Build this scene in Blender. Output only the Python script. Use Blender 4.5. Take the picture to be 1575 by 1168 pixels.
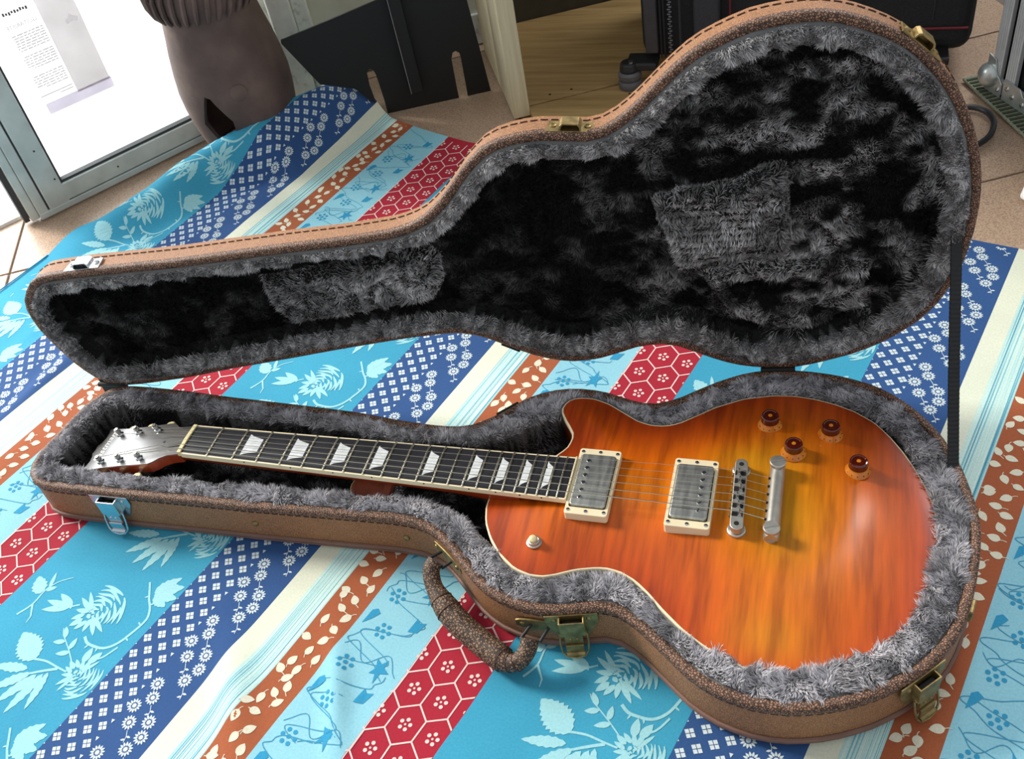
import bpy, bmesh, math, random
import numpy as np
from mathutils import Vector, Matrix
from mathutils.geometry import delaunay_2d_cdt

for o in list(bpy.data.objects):
    bpy.data.objects.remove(o, do_unlink=True)
scn = bpy.context.scene
COL = scn.collection

# ------------------------------------------------------------------ camera
MM = 0.001
cam_d = bpy.data.cameras.new('camera')
cam = bpy.data.objects.new('camera', cam_d)
COL.objects.link(cam)
CR = ((0.9558896713, 0.2518408963, -0.1511658005),
      (0.0703825035, -0.6960433686, -0.7145417638),
      (-0.2851687912, 0.6723836643, -0.6830658596))
rt, dn, fw = (Vector(r) for r in CR)
M = Matrix((rt, -dn, -fw)).transposed().to_4x4()
M.translation = Vector((0.6937, -0.6471, 0.8861))
cam.matrix_world = M
cam_d.sensor_fit = 'HORIZONTAL'
cam_d.sensor_width = 36.0
cam_d.lens = 1540.0 / 1575.0 * 36.0
cam_d.clip_start = 0.02
scn.camera = cam

# ------------------------------------------------------------------ light
world = bpy.data.worlds.new('world')
scn.world = world
world.use_nodes = True
bg = world.node_tree.nodes['Background']
bg.inputs[0].default_value = (0.93, 0.97, 1.0, 1)
bg.inputs[1].default_value = 0.6

def aim(o, loc, target):
    o.location = loc
    o.rotation_euler = (Vector(target) - Vector(loc)).to_track_quat('-Z', 'Y').to_euler()

sun_d = bpy.data.lights.new('sun', 'SUN')
sun_d.energy = 3.4
sun_d.angle = math.radians(14)
sun_d.color = (1.0, 0.93, 0.83)
sun = bpy.data.objects.new('sun', sun_d)
COL.objects.link(sun)
aim(sun, (-2.6, 0.6, 1.75), (0, 0, 0))

dl_d = bpy.data.lights.new('door_daylight', 'AREA')
dl_d.shape = 'RECTANGLE'
dl_d.size = 1.0
dl_d.size_y = 1.1
dl_d.energy = 32
dl_d.color = (0.95, 0.98, 1.0)
dl = bpy.data.objects.new('door_daylight', dl_d)
COL.objects.link(dl)
aim(dl, (-1.25, 0.78, 0.85), (0.2, 0.1, 0.1))

wl_d = bpy.data.lights.new('high_window_daylight', 'AREA')
wl_d.shape = 'RECTANGLE'
wl_d.size = 1.0
wl_d.size_y = 0.5
wl_d.energy = 30
wl_d.color = (0.97, 0.98, 1.0)
wl = bpy.data.objects.new('high_window_daylight', wl_d)
COL.objects.link(wl)
aim(wl, (1.15, 1.8, 1.95), (0.5, 0.0, 0.1))

vs = scn.view_settings
vs.view_transform = 'Standard'
vs.look = 'None'
vs.exposure = 0.0
vs.gamma = 1.0
vs.use_curve_mapping = False

# ------------------------------------------------------------------ outlines (millimetres)
RIM=[(-165.3,95.6),(-178.6,88.3),(-187.9,76.1),(-195.2,62.7),(-198.7,47.7),(-201.6,32.6),(-203.9,17.5),(-206.3,2.3),(-209.2,-12.8),(-210.4,-28.1),(-208.4,-43.3),(-201.8,-56.9),(-190.3,-67.0),(-175.7,-71.3),(-160.4,-72.3),(-145.1,-72.6),(-129.7,-72.4),(-114.4,-72.1),(-99.0,-71.8),(-83.7,-71.5),(-68.3,-71.1),(-53.0,-70.8),(-37.6,-70.4),(-22.3,-69.9),(-6.9,-69.4),(8.4,-69.0),(23.8,-68.5),(39.1,-68.2),(54.5,-67.9),(69.8,-67.6),(85.2,-67.3),(100.5,-67.0),(115.9,-66.4),(131.2,-65.8),(146.5,-65.1),(161.9,-64.5),(177.2,-63.9),(192.6,-63.3),(207.9,-62.7),(223.3,-62.1),(238.6,-61.5),(253.9,-60.8),(269.3,-60.2),(284.6,-60.7),(299.9,-62.0),(314.8,-65.7),(328.6,-72.3),(341.1,-81.2),(352.8,-91.1),(364.0,-101.6),(375.3,-112.0),(386.8,-122.1),(399.5,-130.7),(413.3,-137.5),(428.0,-142.0),(443.0,-145.1),(458.3,-146.0),(473.6,-144.9),(488.6,-141.9),(503.4,-137.6),(518.3,-134.1),(533.4,-135.8),(547.3,-142.3),(560.1,-150.8),(572.1,-160.3),(584.0,-170.0),(596.0,-179.7),(608.1,-189.1),(621.4,-196.7),(635.5,-202.9),(650.3,-206.7),(665.4,-209.4),(680.8,-209.7),(696.1,-208.7),(711.1,-205.5),(725.8,-201.2),(740.1,-195.6),(753.9,-188.9),(767.3,-181.5),(779.9,-172.6),(792.0,-163.2),(803.3,-152.8),(813.4,-141.3),(822.5,-128.9),(830.4,-115.8),(836.7,-101.8),(841.9,-87.3),(845.7,-72.5),(849.0,-57.5),(851.8,-42.4),(854.2,-27.2),(855.9,-11.9),(857.3,3.3),(857.2,18.7),(855.6,33.9),(852.6,49.0),(849.3,64.0),(845.6,78.9),(841.1,93.6),(835.4,107.8),(828.8,121.7),(821.4,135.1),(812.5,147.6),(802.8,159.5),(792.2,170.6),(780.4,180.4),(767.6,188.8),(753.7,195.5),(739.1,200.2),(724.3,204.1),(709.1,206.5),(693.8,207.8),(678.5,208.1),(663.2,207.3),(647.9,205.9),(633.0,202.0),(618.7,196.5),(605.3,189.1),(592.2,181.0),(579.9,171.9),(567.7,162.6),(555.7,153.0),(542.5,145.1),(528.3,139.5),(513.0,138.6),(498.0,141.8),(483.4,146.3),(468.7,150.7),(453.5,153.2),(438.2,153.7),(422.9,152.3),(408.1,148.5),(394.0,142.4),(381.1,134.1),(370.0,123.6),(359.6,112.3),(348.9,101.3),(336.9,91.7),(324.2,83.0),(309.6,78.5),(294.4,76.9),(279.0,76.8),(263.7,77.5),(248.4,78.5),(233.0,79.6),(217.8,81.4),(202.6,83.3),(187.3,85.2),(172.0,86.5),(156.7,87.3),(141.4,88.1),(126.0,88.8),(110.7,89.4),(95.3,90.0),(80.0,90.6),(64.7,91.1),(49.3,91.7),(34.0,92.2),(18.6,92.7),(3.3,93.2),(-12.1,93.9),(-27.4,94.9),(-42.7,95.9),(-58.0,96.9),(-73.4,97.5),(-88.7,97.8),(-104.1,98.1),(-119.4,98.4),(-134.8,98.2),(-150.1,97.6)]
LID=[(-894.2,130.0),(-894.8,114.5),(-893.5,99.1),(-889.5,84.1),(-884.9,69.4),(-879.4,54.9),(-873.4,40.6),(-865.7,27.2),(-856.3,14.9),(-844.6,4.9),(-830.1,-0.0),(-814.6,0.3),(-799.1,1.2),(-783.8,3.0),(-768.4,5.1),(-753.1,7.3),(-737.8,9.5),(-722.5,11.9),(-707.3,14.9),(-692.2,18.1),(-677.0,21.2),(-661.8,24.2),(-646.6,26.9),(-631.3,29.6),(-616.1,32.2),(-600.8,34.9),(-585.6,37.7),(-570.4,40.4),(-555.1,43.3),(-539.9,46.1),(-524.7,48.9),(-509.4,51.7),(-494.2,54.3),(-478.9,56.8),(-463.7,59.4),(-448.4,61.9),(-433.1,64.4),(-417.8,66.5),(-402.4,68.4),(-387.0,70.2),(-371.6,71.6),(-356.1,71.4),(-341.0,68.3),(-326.5,62.8),(-312.9,55.5),(-299.4,47.9),(-286.0,40.2),(-272.1,33.4),(-257.6,28.0),(-242.6,24.2),(-227.3,22.3),(-211.8,23.3),(-196.6,26.2),(-182.0,31.1),(-167.5,36.6),(-153.0,42.0),(-137.8,44.7),(-122.3,45.2),(-107.2,42.2),(-93.2,35.5),(-79.7,28.1),(-65.8,21.1),(-51.7,14.8),(-37.0,9.9),(-21.9,6.9),(-6.5,5.0),(8.9,4.3),(24.4,5.2),(39.5,8.4),(54.4,12.7),(69.1,17.6),(83.7,22.7),(97.6,29.5),(111.0,37.2),(123.7,46.1),(135.4,56.2),(146.7,66.8),(156.2,78.9),(164.4,92.0),(170.6,106.2),(176.4,120.6),(180.0,135.6),(182.9,150.8),(184.7,166.2),(186.2,181.6),(186.6,197.1),(186.5,212.6),(185.3,228.0),(183.4,243.4),(180.3,258.5),(176.5,273.5),(171.6,288.2),(166.3,302.8),(160.0,316.9),(153.0,330.7),(145.0,343.9),(135.6,356.2),(125.5,367.9),(114.6,379.0),(102.6,388.7),(89.6,397.1),(75.8,404.2),(61.7,410.4),(47.0,415.4),(31.9,418.7),(16.5,419.8),(1.0,418.9),(-14.3,417.2),(-29.6,414.5),(-44.2,409.5),(-58.6,403.7),(-72.5,397.0),(-85.5,388.6),(-97.5,378.8),(-108.9,368.4),(-120.1,357.6),(-131.2,346.9),(-142.9,336.7),(-155.4,327.6),(-169.1,320.5),(-184.3,317.7),(-199.7,319.2),(-215.1,321.0),(-230.5,322.3),(-245.9,321.3),(-261.2,318.9),(-276.1,314.7),(-289.8,307.7),(-301.5,297.6),(-312.6,286.9),(-322.4,274.9),(-332.3,263.0),(-342.5,251.3),(-353.9,240.8),(-365.8,231.0),(-379.5,223.8),(-394.1,218.6),(-409.1,215.0),(-424.5,213.0),(-439.8,211.1),(-455.2,209.3),(-470.6,207.8),(-486.1,206.7),(-501.5,205.6),(-517.0,204.5),(-532.4,203.4),(-547.8,202.0),(-563.2,200.5),(-578.6,199.0),(-594.0,197.6),(-609.5,196.1),(-624.9,194.7),(-640.3,193.2),(-655.7,191.8),(-671.1,190.4),(-686.6,189.3),(-702.0,188.4),(-717.5,187.6),(-732.9,186.7),(-748.4,185.8),(-763.8,185.0),(-779.3,184.1),(-794.8,183.2),(-810.2,181.8),(-825.6,180.2),(-841.0,178.6),(-856.1,175.7),(-869.6,168.1),(-880.3,157.0),(-889.4,144.5)]
BODY=[(428.7,43.2),(423.8,38.0),(418.9,32.9),(413.9,27.7),(409.0,22.6),(404.0,17.5),(399.0,12.4),(394.1,7.3),(389.1,2.2),(384.2,-3.0),(379.5,-8.3),(375.1,-13.9),(373.6,-20.8),(373.4,-27.9),(373.9,-35.0),(375.6,-41.9),(377.4,-48.8),(379.8,-55.5),(383.1,-61.8),(386.5,-68.1),(390.3,-74.1),(394.7,-79.7),(399.1,-85.3),(403.8,-90.7),(409.3,-95.2),(414.9,-99.6),(420.5,-103.9),(426.9,-107.1),(433.6,-109.3),(440.5,-111.2),(447.6,-111.4),(454.7,-111.0),(461.5,-109.0),(468.2,-106.5),(474.6,-103.4),(481.1,-100.4),(487.7,-97.9),(494.6,-96.0),(501.5,-94.2),(508.5,-93.0),(515.6,-92.6),(522.7,-93.6),(529.6,-95.2),(536.1,-98.2),(542.4,-101.5),(548.3,-105.5),(553.8,-110.0),(559.2,-114.6),(564.3,-119.6),(569.4,-124.6),(574.5,-129.6),(579.8,-134.3),(585.2,-138.9),(590.6,-143.6),(596.1,-148.1),(602.0,-152.1),(608.0,-155.9),(614.0,-159.7),(620.2,-163.3),(626.7,-166.2),(633.3,-169.0),(639.8,-171.7),(646.5,-174.1),(653.3,-176.3),(660.2,-178.1),(667.2,-179.4),(674.2,-180.7),(681.3,-180.8),(688.5,-180.8),(695.6,-180.2),(702.5,-178.5),(709.4,-176.7),(716.2,-174.7),(722.8,-172.0),(729.3,-169.2),(735.7,-165.9),(741.8,-162.3),(747.9,-158.7),(753.7,-154.5),(759.2,-150.0),(764.7,-145.5),(770.2,-140.9),(775.1,-135.7),(779.7,-130.3),(784.3,-124.9),(788.7,-119.3),(792.6,-113.3),(796.5,-107.4),(800.4,-101.4),(803.2,-94.9),(805.6,-88.2),(808.0,-81.4),(810.3,-74.7),(812.0,-67.8),(813.5,-60.8),(815.0,-53.9),(816.5,-46.9),(818.0,-39.9),(819.5,-33.0),(820.9,-26.0),(821.6,-18.9),(822.1,-11.8),(822.2,-4.7),(822.1,2.4),(821.9,9.6),(821.1,16.7),(820.2,23.7),(819.2,30.8),(817.5,37.7),(815.5,44.5),(813.5,51.4),(811.2,58.1),(808.6,64.7),(805.9,71.3),(803.1,77.9),(800.0,84.3),(796.8,90.6),(793.5,97.0),(790.0,103.2),(786.1,109.1),(782.3,115.1),(778.3,121.0),(773.9,126.6),(769.3,132.1),(764.7,137.5),(759.3,142.2),(753.4,146.1),(747.5,150.1),(741.4,153.8),(734.8,156.5),(728.2,159.1),(721.5,161.6),(714.6,163.3),(707.7,164.8),(700.7,166.3),(693.6,167.1),(686.5,167.7),(679.4,168.2),(672.3,167.7),(665.2,167.0),(658.1,166.2),(651.2,164.6),(644.4,162.5),(637.6,160.4),(630.8,158.3),(624.0,156.0),(617.7,152.7),(611.6,149.1),(605.5,145.5),(599.3,141.9),(593.3,138.1),(587.7,133.7),(582.2,129.2),(576.7,124.7),(571.1,120.3),(565.5,115.9),(559.8,111.5),(553.6,108.2),(546.9,105.5),(540.0,104.1),(532.9,103.8),(525.8,104.4),(518.9,106.2),(512.2,108.6),(506.1,112.2),(500.0,116.0),(494.0,119.7),(488.0,123.5),(481.9,127.3),(475.7,130.8),(469.0,133.3),(462.3,135.7),(455.4,137.3),(448.3,137.5),(441.2,137.1),(434.4,135.1),(428.6,131.2),(424.9,125.1),(423.2,118.3),(424.5,111.3),(427.8,105.0),(431.5,98.9),(435.6,93.1),(439.5,87.2),(443.1,81.0),(444.2,74.0),(443.4,66.9),(441.7,60.0),(437.9,54.0),(433.5,48.4)]

RIM = np.array(RIM); LID = np.array(LID); BODY = np.array(BODY)

# ------------------------------------------------------------------ helpers
rng = np.random.default_rng(7)
def lin(r, g, b):
    f = lambda c: c / 12.92 if c <= 0.04045 else ((c + 0.055) / 1.055) ** 2.4
    return (f(r / 255), f(g / 255), f(b / 255), 1.0)

class MB:
    """collects shapes in millimetres, builds one mesh object in metres"""
    def __init__(s): s.v = []; s.f = []
    def add(s, v, f):
        k = len(s.v); s.v += [tuple(p) for p in v]; s.f += [tuple(i + k for i in q) for q in f]; return s
    def box(s, c, d, ax=None):
        h = [x / 2 for x in d]
        ax = ax or ((1, 0, 0), (0, 1, 0), (0, 0, 1))
        A = [Vector(a) for a in ax]; c = Vector(c)
        v = [c + A[0] * (h[0] * i) + A[1] * (h[1] * j) + A[2] * (h[2] * k) for i in (-1, 1) for j in (-1, 1) for k in (-1, 1)]
        return s.add(v, [(0, 1, 3, 2), (4, 6, 7, 5), (0, 4, 5, 1), (2, 3, 7, 6), (0, 2, 6, 4), (1, 5, 7, 3)])
    def cyl(s, p0, p1, r0, r1=None, n=16):
        r1 = r0 if r1 is None else r1
        p0 = Vector(p0); p1 = Vector(p1); d = (p1 - p0).normalized()
        a = d.orthogonal().normalized(); b = d.cross(a)
        v = []
        for p, r in ((p0, r0), (p1, r1)):
            for i in range(n):
                t = 2 * math.pi * i / n
                v.append(p + a * (r * math.cos(t)) + b * (r * math.sin(t)))
        f = [(i, (i + 1) % n, n + (i + 1) % n, n + i) for i in range(n)]
        f += [tuple(range(n))[::-1], tuple(range(n, 2 * n))]
        return s.add(v, f)
    def tube(s, path, r, n=10, closed=False, flat=1.0, up=None):
        P = [Vector(p) for p in path]; m = len(P)
        R = r if hasattr(r, '__len__') else [r] * m
        v = []; prev = None
        for i in range(m):
            if closed: t = P[(i + 1) % m] - P[i - 1]
            else: t = P[min(i + 1, m - 1)] - P[max(i - 1, 0)]
            t.normalize()
            if up is not None: a = Vector(up) - t * t.dot(Vector(up))
            elif prev is None: a = t.orthogonal()
            else: a = prev - t * prev.dot(t)
            a.normalize(); prev = a; b = t.cross(a)
            for k in range(n):
                q = 2 * math.pi * k / n
                v.append(P[i] + a * (R[i] * flat * math.cos(q)) + b * (R[i] * math.sin(q)))
        f = []
        for i in range(m if closed else m - 1):
            j = (i + 1) % m
            f += [(i * n + k, i * n + (k + 1) % n, j * n + (k + 1) % n, j * n + k) for k in range(n)]
        if not closed: f += [tuple(range(n))[::-1], tuple(range((m - 1) * n, m * n))]
        return s.add(v, f)
    def lathe(s, prof, c=(0, 0, 0), n=32, ax=None, cap=True):
        A = [Vector(a) for a in (ax or ((1, 0, 0), (0, 1, 0), (0, 0, 1)))]; c = Vector(c)
        v = []; m = len(prof)
        for r, z in prof:
            for k in range(n):
                q = 2 * math.pi * k / n
                v.append(c + A[0] * (r * math.cos(q)) + A[1] * (r * math.sin(q)) + A[2] * z)
        f = []
        for i in range(m - 1):
            f += [(i * n + k, i * n + (k + 1) % n, (i + 1) * n + (k + 1) % n, (i + 1) * n + k) for k in range(n)]
        if cap: f += [tuple(range(n))[::-1], tuple(range((m - 1) * n, m * n))]
        return s.add(v, f)
    def prism(s, poly, z0, z1, fr=None):
        n = len(poly)
        fr = fr or (lambda x, y, z: (x, y, z))
        v = [fr(x, y, z0) for x, y in poly] + [fr(x, y, z1) for x, y in poly]
        f = [(i, (i + 1) % n, n + (i + 1) % n, n + i) for i in range(n)]
        f += [tuple(range(n))[::-1], tuple(range(n, 2 * n))]
        return s.add(v, f)
    def build(s, name, mat, parent=None, smooth=False, bevel=0, seg=2, angle=35):
        me = bpy.data.meshes.new(name)
        me.from_pydata([(x * MM, y * MM, z * MM) for x, y, z in s.v], [], s.f)
        bm = bmesh.new(); bm.from_mesh(me); bmesh.ops.recalc_face_normals(bm, faces=bm.faces); bm.to_mesh(me); bm.free()
        return link(name, me, mat, parent, smooth, bevel, seg, angle)

def link(name, me, mat, parent=None, smooth=False, bevel=0, seg=2, angle=35):
    o = bpy.data.objects.new(name, me)
    COL.objects.link(o)
    if mat is not None: me.materials.append(mat)
    if parent is not None: o.parent = parent
    if bevel:
        b = o.modifiers.new('bevel', 'BEVEL'); b.width = bevel * MM; b.segments = seg; b.limit_method = 'ANGLE'; b.angle_limit = math.radians(40)
    if smooth:
        for p in me.polygons: p.use_smooth = True
        try: me.set_sharp_from_angle(angle=math.radians(angle))
        except Exception: pass
    return o

def empty(name, label=None, cat=None, group=None, loc=(0, 0, 0)):
    o = bpy.data.objects.new(name, None); COL.objects.link(o)
    o.empty_display_size = 0.02
    tag(o, label, cat, group); return o
def tag(o, label=None, cat=None, group=None, kind=None):
    if label: o['label'] = label
    if cat: o['category'] = cat
    if group: o['group'] = group
    if kind: o['kind'] = kind
    return o

def npmesh(name, V, F, cols=None, attr=None):
    me = bpy.data.meshes.new(name)
    V = np.asarray(V, float) * MM
    me.from_pydata(V.tolist(), [], F if isinstance(F, list) else F.tolist())
    if cols is not None:
        a = me.color_attributes.new('Col', 'FLOAT_COLOR', 'POINT')
        a.data.foreach_set('color', np.c_[cols, np.ones(len(cols))].astype(np.float32).ravel())
    if attr:
        for k, val in attr.items():
            a = me.attributes.new(k, 'FLOAT', 'POINT'); a.data.foreach_set('value', np.asarray(val, np.float32))
    return me

def hash2(ix, iy, seed):
    h = (ix.astype(np.int64) * 374761393 + iy.astype(np.int64) * 668265263 + seed * 1442695) & 0x7fffffff
    h = ((h ^ (h >> 13)) * 1274126177) & 0x7fffffff
    return ((h ^ (h >> 16)) & 0xffff) / 65535.0
def vnoise(x, y, seed=0):
    x = np.asarray(x, float); y = np.asarray(y, float)
    ix = np.floor(x); iy = np.floor(y); fx = x - ix; fy = y - iy
    fx = fx * fx * (3 - 2 * fx); fy = fy * fy * (3 - 2 * fy)
    a = hash2(ix, iy, seed); b = hash2(ix + 1, iy, seed); c = hash2(ix, iy + 1, seed); d = hash2(ix + 1, iy + 1, seed)
    return (a * (1 - fx) + b * fx) * (1 - fy) + (c * (1 - fx) + d * fx) * fy
def fbm(x, y, seed=0, o=3):
    s = 0; a = 1; t = 0
    for i in range(o):
        s = s + a * vnoise(x * 2 ** i, y * 2 ** i, seed + 17 * i); t += a; a *= .5
    return s / t
def sstep(a, b, x):
    t = np.clip((np.asarray(x, float) - a) / (b - a), 0, 1); return t * t * (3 - 2 * t)
def pdist_exact(P, poly):
    """signed distance to closed polygon, positive inside"""
    P = np.asarray(P, float); A = poly; B = np.roll(poly, -1, 0); out = np.empty(len(P))
    E = B - A; L2 = (E ** 2).sum(1)
    for i in range(0, len(P), 4000):
        q = P[i:i + 4000, None, :]
        t = np.clip(((q - A) * E).sum(2) / L2, 0, 1)
        d = np.sqrt((((A + E * t[..., None]) - q) ** 2).sum(2)).min(1)
        c = ((A[:, 1] > q[..., 1]) != (B[:, 1] > q[..., 1])) & (q[..., 0] < (B[:, 0] - A[:, 0]) * (q[..., 1] - A[:, 1]) / (B[:, 1] - A[:, 1] + 1e-12) + A[:, 0])
        out[i:i + 4000] = np.where(c.sum(1) % 2 == 1, d, -d)
    return out
_grids = {}
def pdist(P, poly, st=2.0, pad=50.):
    """signed distance from a cached grid, positive inside"""
    P = np.asarray(P, float)
    if len(P) < 400: return pdist_exact(P, poly)
    k = id(poly)
    if k not in _grids:
        lo = poly.min(0) - pad; hi = poly.max(0) + pad
        xs = np.arange(lo[0], hi[0] + st, st); ys = np.arange(lo[1], hi[1] + st, st)
        gx, gy = np.meshgrid(xs, ys, indexing='ij')
        _grids[k] = (lo, pdist_exact(np.c_[gx.ravel(), gy.ravel()], poly).reshape(gx.shape), poly)
    lo, G, _ = _grids[k]
    f = (P - lo) / st; f[:, 0] = np.clip(f[:, 0], 0, G.shape[0] - 1.001); f[:, 1] = np.clip(f[:, 1], 0, G.shape[1] - 1.001)
    i = f.astype(int); w = f - i; a = i[:, 0]; b = i[:, 1]
    return (G[a, b] * (1 - w[:, 0]) + G[a + 1, b] * w[:, 0]) * (1 - w[:, 1]) + (G[a, b + 1] * (1 - w[:, 0]) + G[a + 1, b + 1] * w[:, 0]) * w[:, 1]
def normals2(poly):
    t = np.roll(poly, -1, 0) - np.roll(poly, 1, 0); t /= np.linalg.norm(t, axis=1)[:, None]
    return np.c_[t[:, 1], -t[:, 0]]        # outward for counter-clockwise
def inset(poly, d): return poly - normals2(poly) * d
def fillmesh(poly, step, margin=1.5):
    """triangulated polygon with interior grid points"""
    lo = poly.min(0); hi = poly.max(0)
    gx, gy = np.meshgrid(np.arange(lo[0], hi[0], step), np.arange(lo[1], hi[1], step))
    gx = gx + (np.arange(gx.shape[0]) % 2)[:, None] * step * .5
    G = np.c_[gx.ravel(), gy.ravel()]; d = pdist_exact(G, poly); G = G[d > margin]
    V = [Vector(p) for p in np.vstack([poly, G])]; n = len(poly)
    r = delaunay_2d_cdt(V, [(i, (i + 1) % n) for i in range(n)], [], 1, 1e-4)
    return np.array([tuple(p) for p in r[0]]), [tuple(f) for f in r[2]]

# ------------------------------------------------------------------ materials
class NT:
    def __init__(s, name):
        s.m = bpy.data.materials.new(name); s.m.use_nodes = True; s.t = s.m.node_tree; s.n = s.t.nodes; s.l = s.t.links
        s.b = s.n['Principled BSDF']
    def new(s, t, **k):
        n = s.n.new(t)
        for a, b in k.items(): setattr(n, a, b)
        return n
    def val(s, x, sock):
        if hasattr(x, 'links'): s.l.new(x, sock)
        else: sock.default_value = x
    def math(s, op, a, b=None, c=None):
        n = s.new('ShaderNodeMath', operation=op); s.val(a, n.inputs[0])
        if b is not None: s.val(b, n.inputs[1])
        if c is not None: s.val(c, n.inputs[2])
        return n.outputs[0]
    def mix(s, f, a, b, mode='MIX'):
        n = s.new('ShaderNodeMix', data_type='RGBA', blend_type=mode)
        s.val(f, n.inputs[0]); s.val(a, n.inputs[6]); s.val(b, n.inputs[7]); return n.outputs[2]
    def ramp(s, f, stops, interp='LINEAR'):
        n = s.new('ShaderNodeValToRGB'); n.color_ramp.interpolation = interp; e = n.color_ramp.elements
        while len(e) > 1: e.remove(e[0])
        e[0].position = stops[0][0]; e[0].color = stops[0][1]
        for p, c in stops[1:]:
            x = e.new(p); x.color = c
        s.val(f, n.inputs[0]); return n.outputs[0]
    def coord(s, which='Object', scale=None):
        n = s.new('ShaderNodeTexCoord'); o = n.outputs[which]
        if scale is not None:
            m = s.new('ShaderNodeMapping'); s.l.new(o, m.inputs[0]); m.inputs[3].default_value = scale if hasattr(scale, '__len__') else (scale,) * 3; o = m.outputs[0]
        return o
    def noise(s, vec, scale=5, detail=3, rough=.5, out=0):
        n = s.new('ShaderNodeTexNoise'); s.l.new(vec, n.inputs['Vector']); n.inputs['Scale'].default_value = scale; n.inputs['Detail'].default_value = detail; n.inputs['Roughness'].default_value = rough
        return n.outputs[out]
    def voro(s, vec, scale, feat='F1', rand=1.0):
        n = s.new('ShaderNodeTexVoronoi', feature=feat); s.l.new(vec, n.inputs['Vector']); n.inputs['Scale'].default_value = scale; n.inputs['Randomness'].default_value = rand
        return n.outputs[0]
    def bump(s, h, strength=.3, dist=.001):
        n = s.new('ShaderNodeBump'); s.l.new(h, n.inputs['Height']); n.inputs['Strength'].default_value = strength; n.inputs['Distance'].default_value = dist
        s.l.new(n.outputs[0], s.b.inputs['Normal'])
    def set(s, col=None, rough=None, metal=None, **k):
        if col is not None: s.val(col, s.b.inputs['Base Color'])
        if rough is not None: s.val(rough, s.b.inputs['Roughness'])
        if metal is not None: s.b.inputs['Metallic'].default_value = metal
        for a, b in k.items(): s.b.inputs[a.replace('_', ' ')].default_value = b
        return s.m

def simple(name, col, rough=.5, metal=0., var=.12, scale=60, bump=0., bscale=400, **k):
    t = NT(name); v = t.coord()
    nz = t.noise(v, scale, 3)
    dark = tuple(c * (1 - var) for c in col[:3]) + (1,); lite = tuple(min(1, c * (1 + var)) for c in col[:3]) + (1,)
    t.set(t.ramp(nz, [(.3, dark), (.7, lite)]), rough, metal, **k)
    if bump: t.bump(t.noise(v, bscale, 2), bump, .0006)
    return t.m

def leather(name, base, dark, cell, thr, rough=.62, soft=.08, bump=.5):
    t = NT(name); v = t.coord()
    w = t.new('ShaderNodeVectorMath', operation='ADD'); t.l.new(v, w.inputs[0])
    nn = t.new('ShaderNodeTexNoise'); t.l.new(v, nn.inputs['Vector']); nn.inputs['Scale'].default_value = cell * .8; nn.inputs['Detail'].default_value = 2
    sc = t.new('ShaderNodeVectorMath', operation='SCALE'); t.l.new(nn.outputs[1], sc.inputs[0]); sc.inputs['Scale'].default_value = 1.1 / cell
    t.l.new(sc.outputs[0], w.inputs[1])
    e = t.voro(w.outputs[0], cell, 'DISTANCE_TO_EDGE')
    gap = t.ramp(e, [(thr, (0, 0, 0, 1)), (thr + soft, (1, 1, 1, 1))])
    big = t.noise(v, 18, 3)
    b2 = t.mix(big, tuple(c * .82 for c in base[:3]) + (1,), tuple(c * 1.12 for c in base[:3]) + (1,))
    t.set(t.mix(gap, dark, b2), rough)
    t.bump(gap, bump, .0006)
    return t.m

MAT = {}
MAT['tolex'] = leather('tolex', lin(194, 138, 92), lin(128, 88, 58), 620, .05, .6, .25)
MAT['band'] = leather('band_leather', lin(164, 122, 96), lin(58, 38, 28), 430, .10, .6, .12)
MAT['handle'] = leather('handle_leather', lin(150, 118, 92), lin(48, 34, 26), 360, .11, .6, .1)
MAT['welt'] = simple('welt', lin(120, 88, 76), .55, bump=.3)
MAT['thread'] = simple('thread', lin(70, 42, 32), .8)
MAT['chrome'] = simple('chrome', lin(205, 208, 212), .22, 1., .05)
MAT['aged_nickel'] = simple('aged_nickel', lin(196, 194, 186), .42, .9, .16, 90, .15, 900)
MAT['brushed'] = None
MAT['brass'] = simple('antique_brass', lin(150, 130, 86), .46, .85, .35, 120)
MAT['black_metal'] = simple('black_metal', lin(17, 17, 17), .6, .0, .1, 40)
MAT['black_plastic'] = simple('black_plastic', lin(34, 34, 36), .42, 0, .15, 60)
MAT['cream'] = simple('cream_plastic', lin(240, 226, 190), .38, 0, .05, 50)
MAT['ivory'] = simple('aged_ivory', lin(226, 212, 160), .42, 0, .06, 50)
MAT['pearl'] = simple('pearl', lin(222, 226, 228), .18, 0, .14, 140)
MAT['fret'] = simple('fret_wire', lin(222, 216, 196), .25, 1., .05)
MAT['ebony'] = simple('ebony', lin(34, 34, 40), .36, 0, .35, 40)
MAT['hole'] = simple('dark_hole', lin(14, 13, 12), .8)
MAT['wood_side'] = None
MAT['web'] = simple('webbing', lin(26, 27, 29), .7, 0, .2, 300)
MAT['tan_leather'] = simple('tan_leather', lin(156, 70, 38), .5, 0, .22, 120, .4, 900)

t = NT('brushed_nickel'); v = t.coord('Object', (30, 4, 30)); nz = t.noise(v, 6, 4)
t.set(t.ramp(nz, [(.3, lin(150, 152, 150)), (.7, lin(206, 208, 204))]), .3, 1.); t.b.inputs['Roughness'].default_value = .44; MAT['brushed'] = t.m

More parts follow.
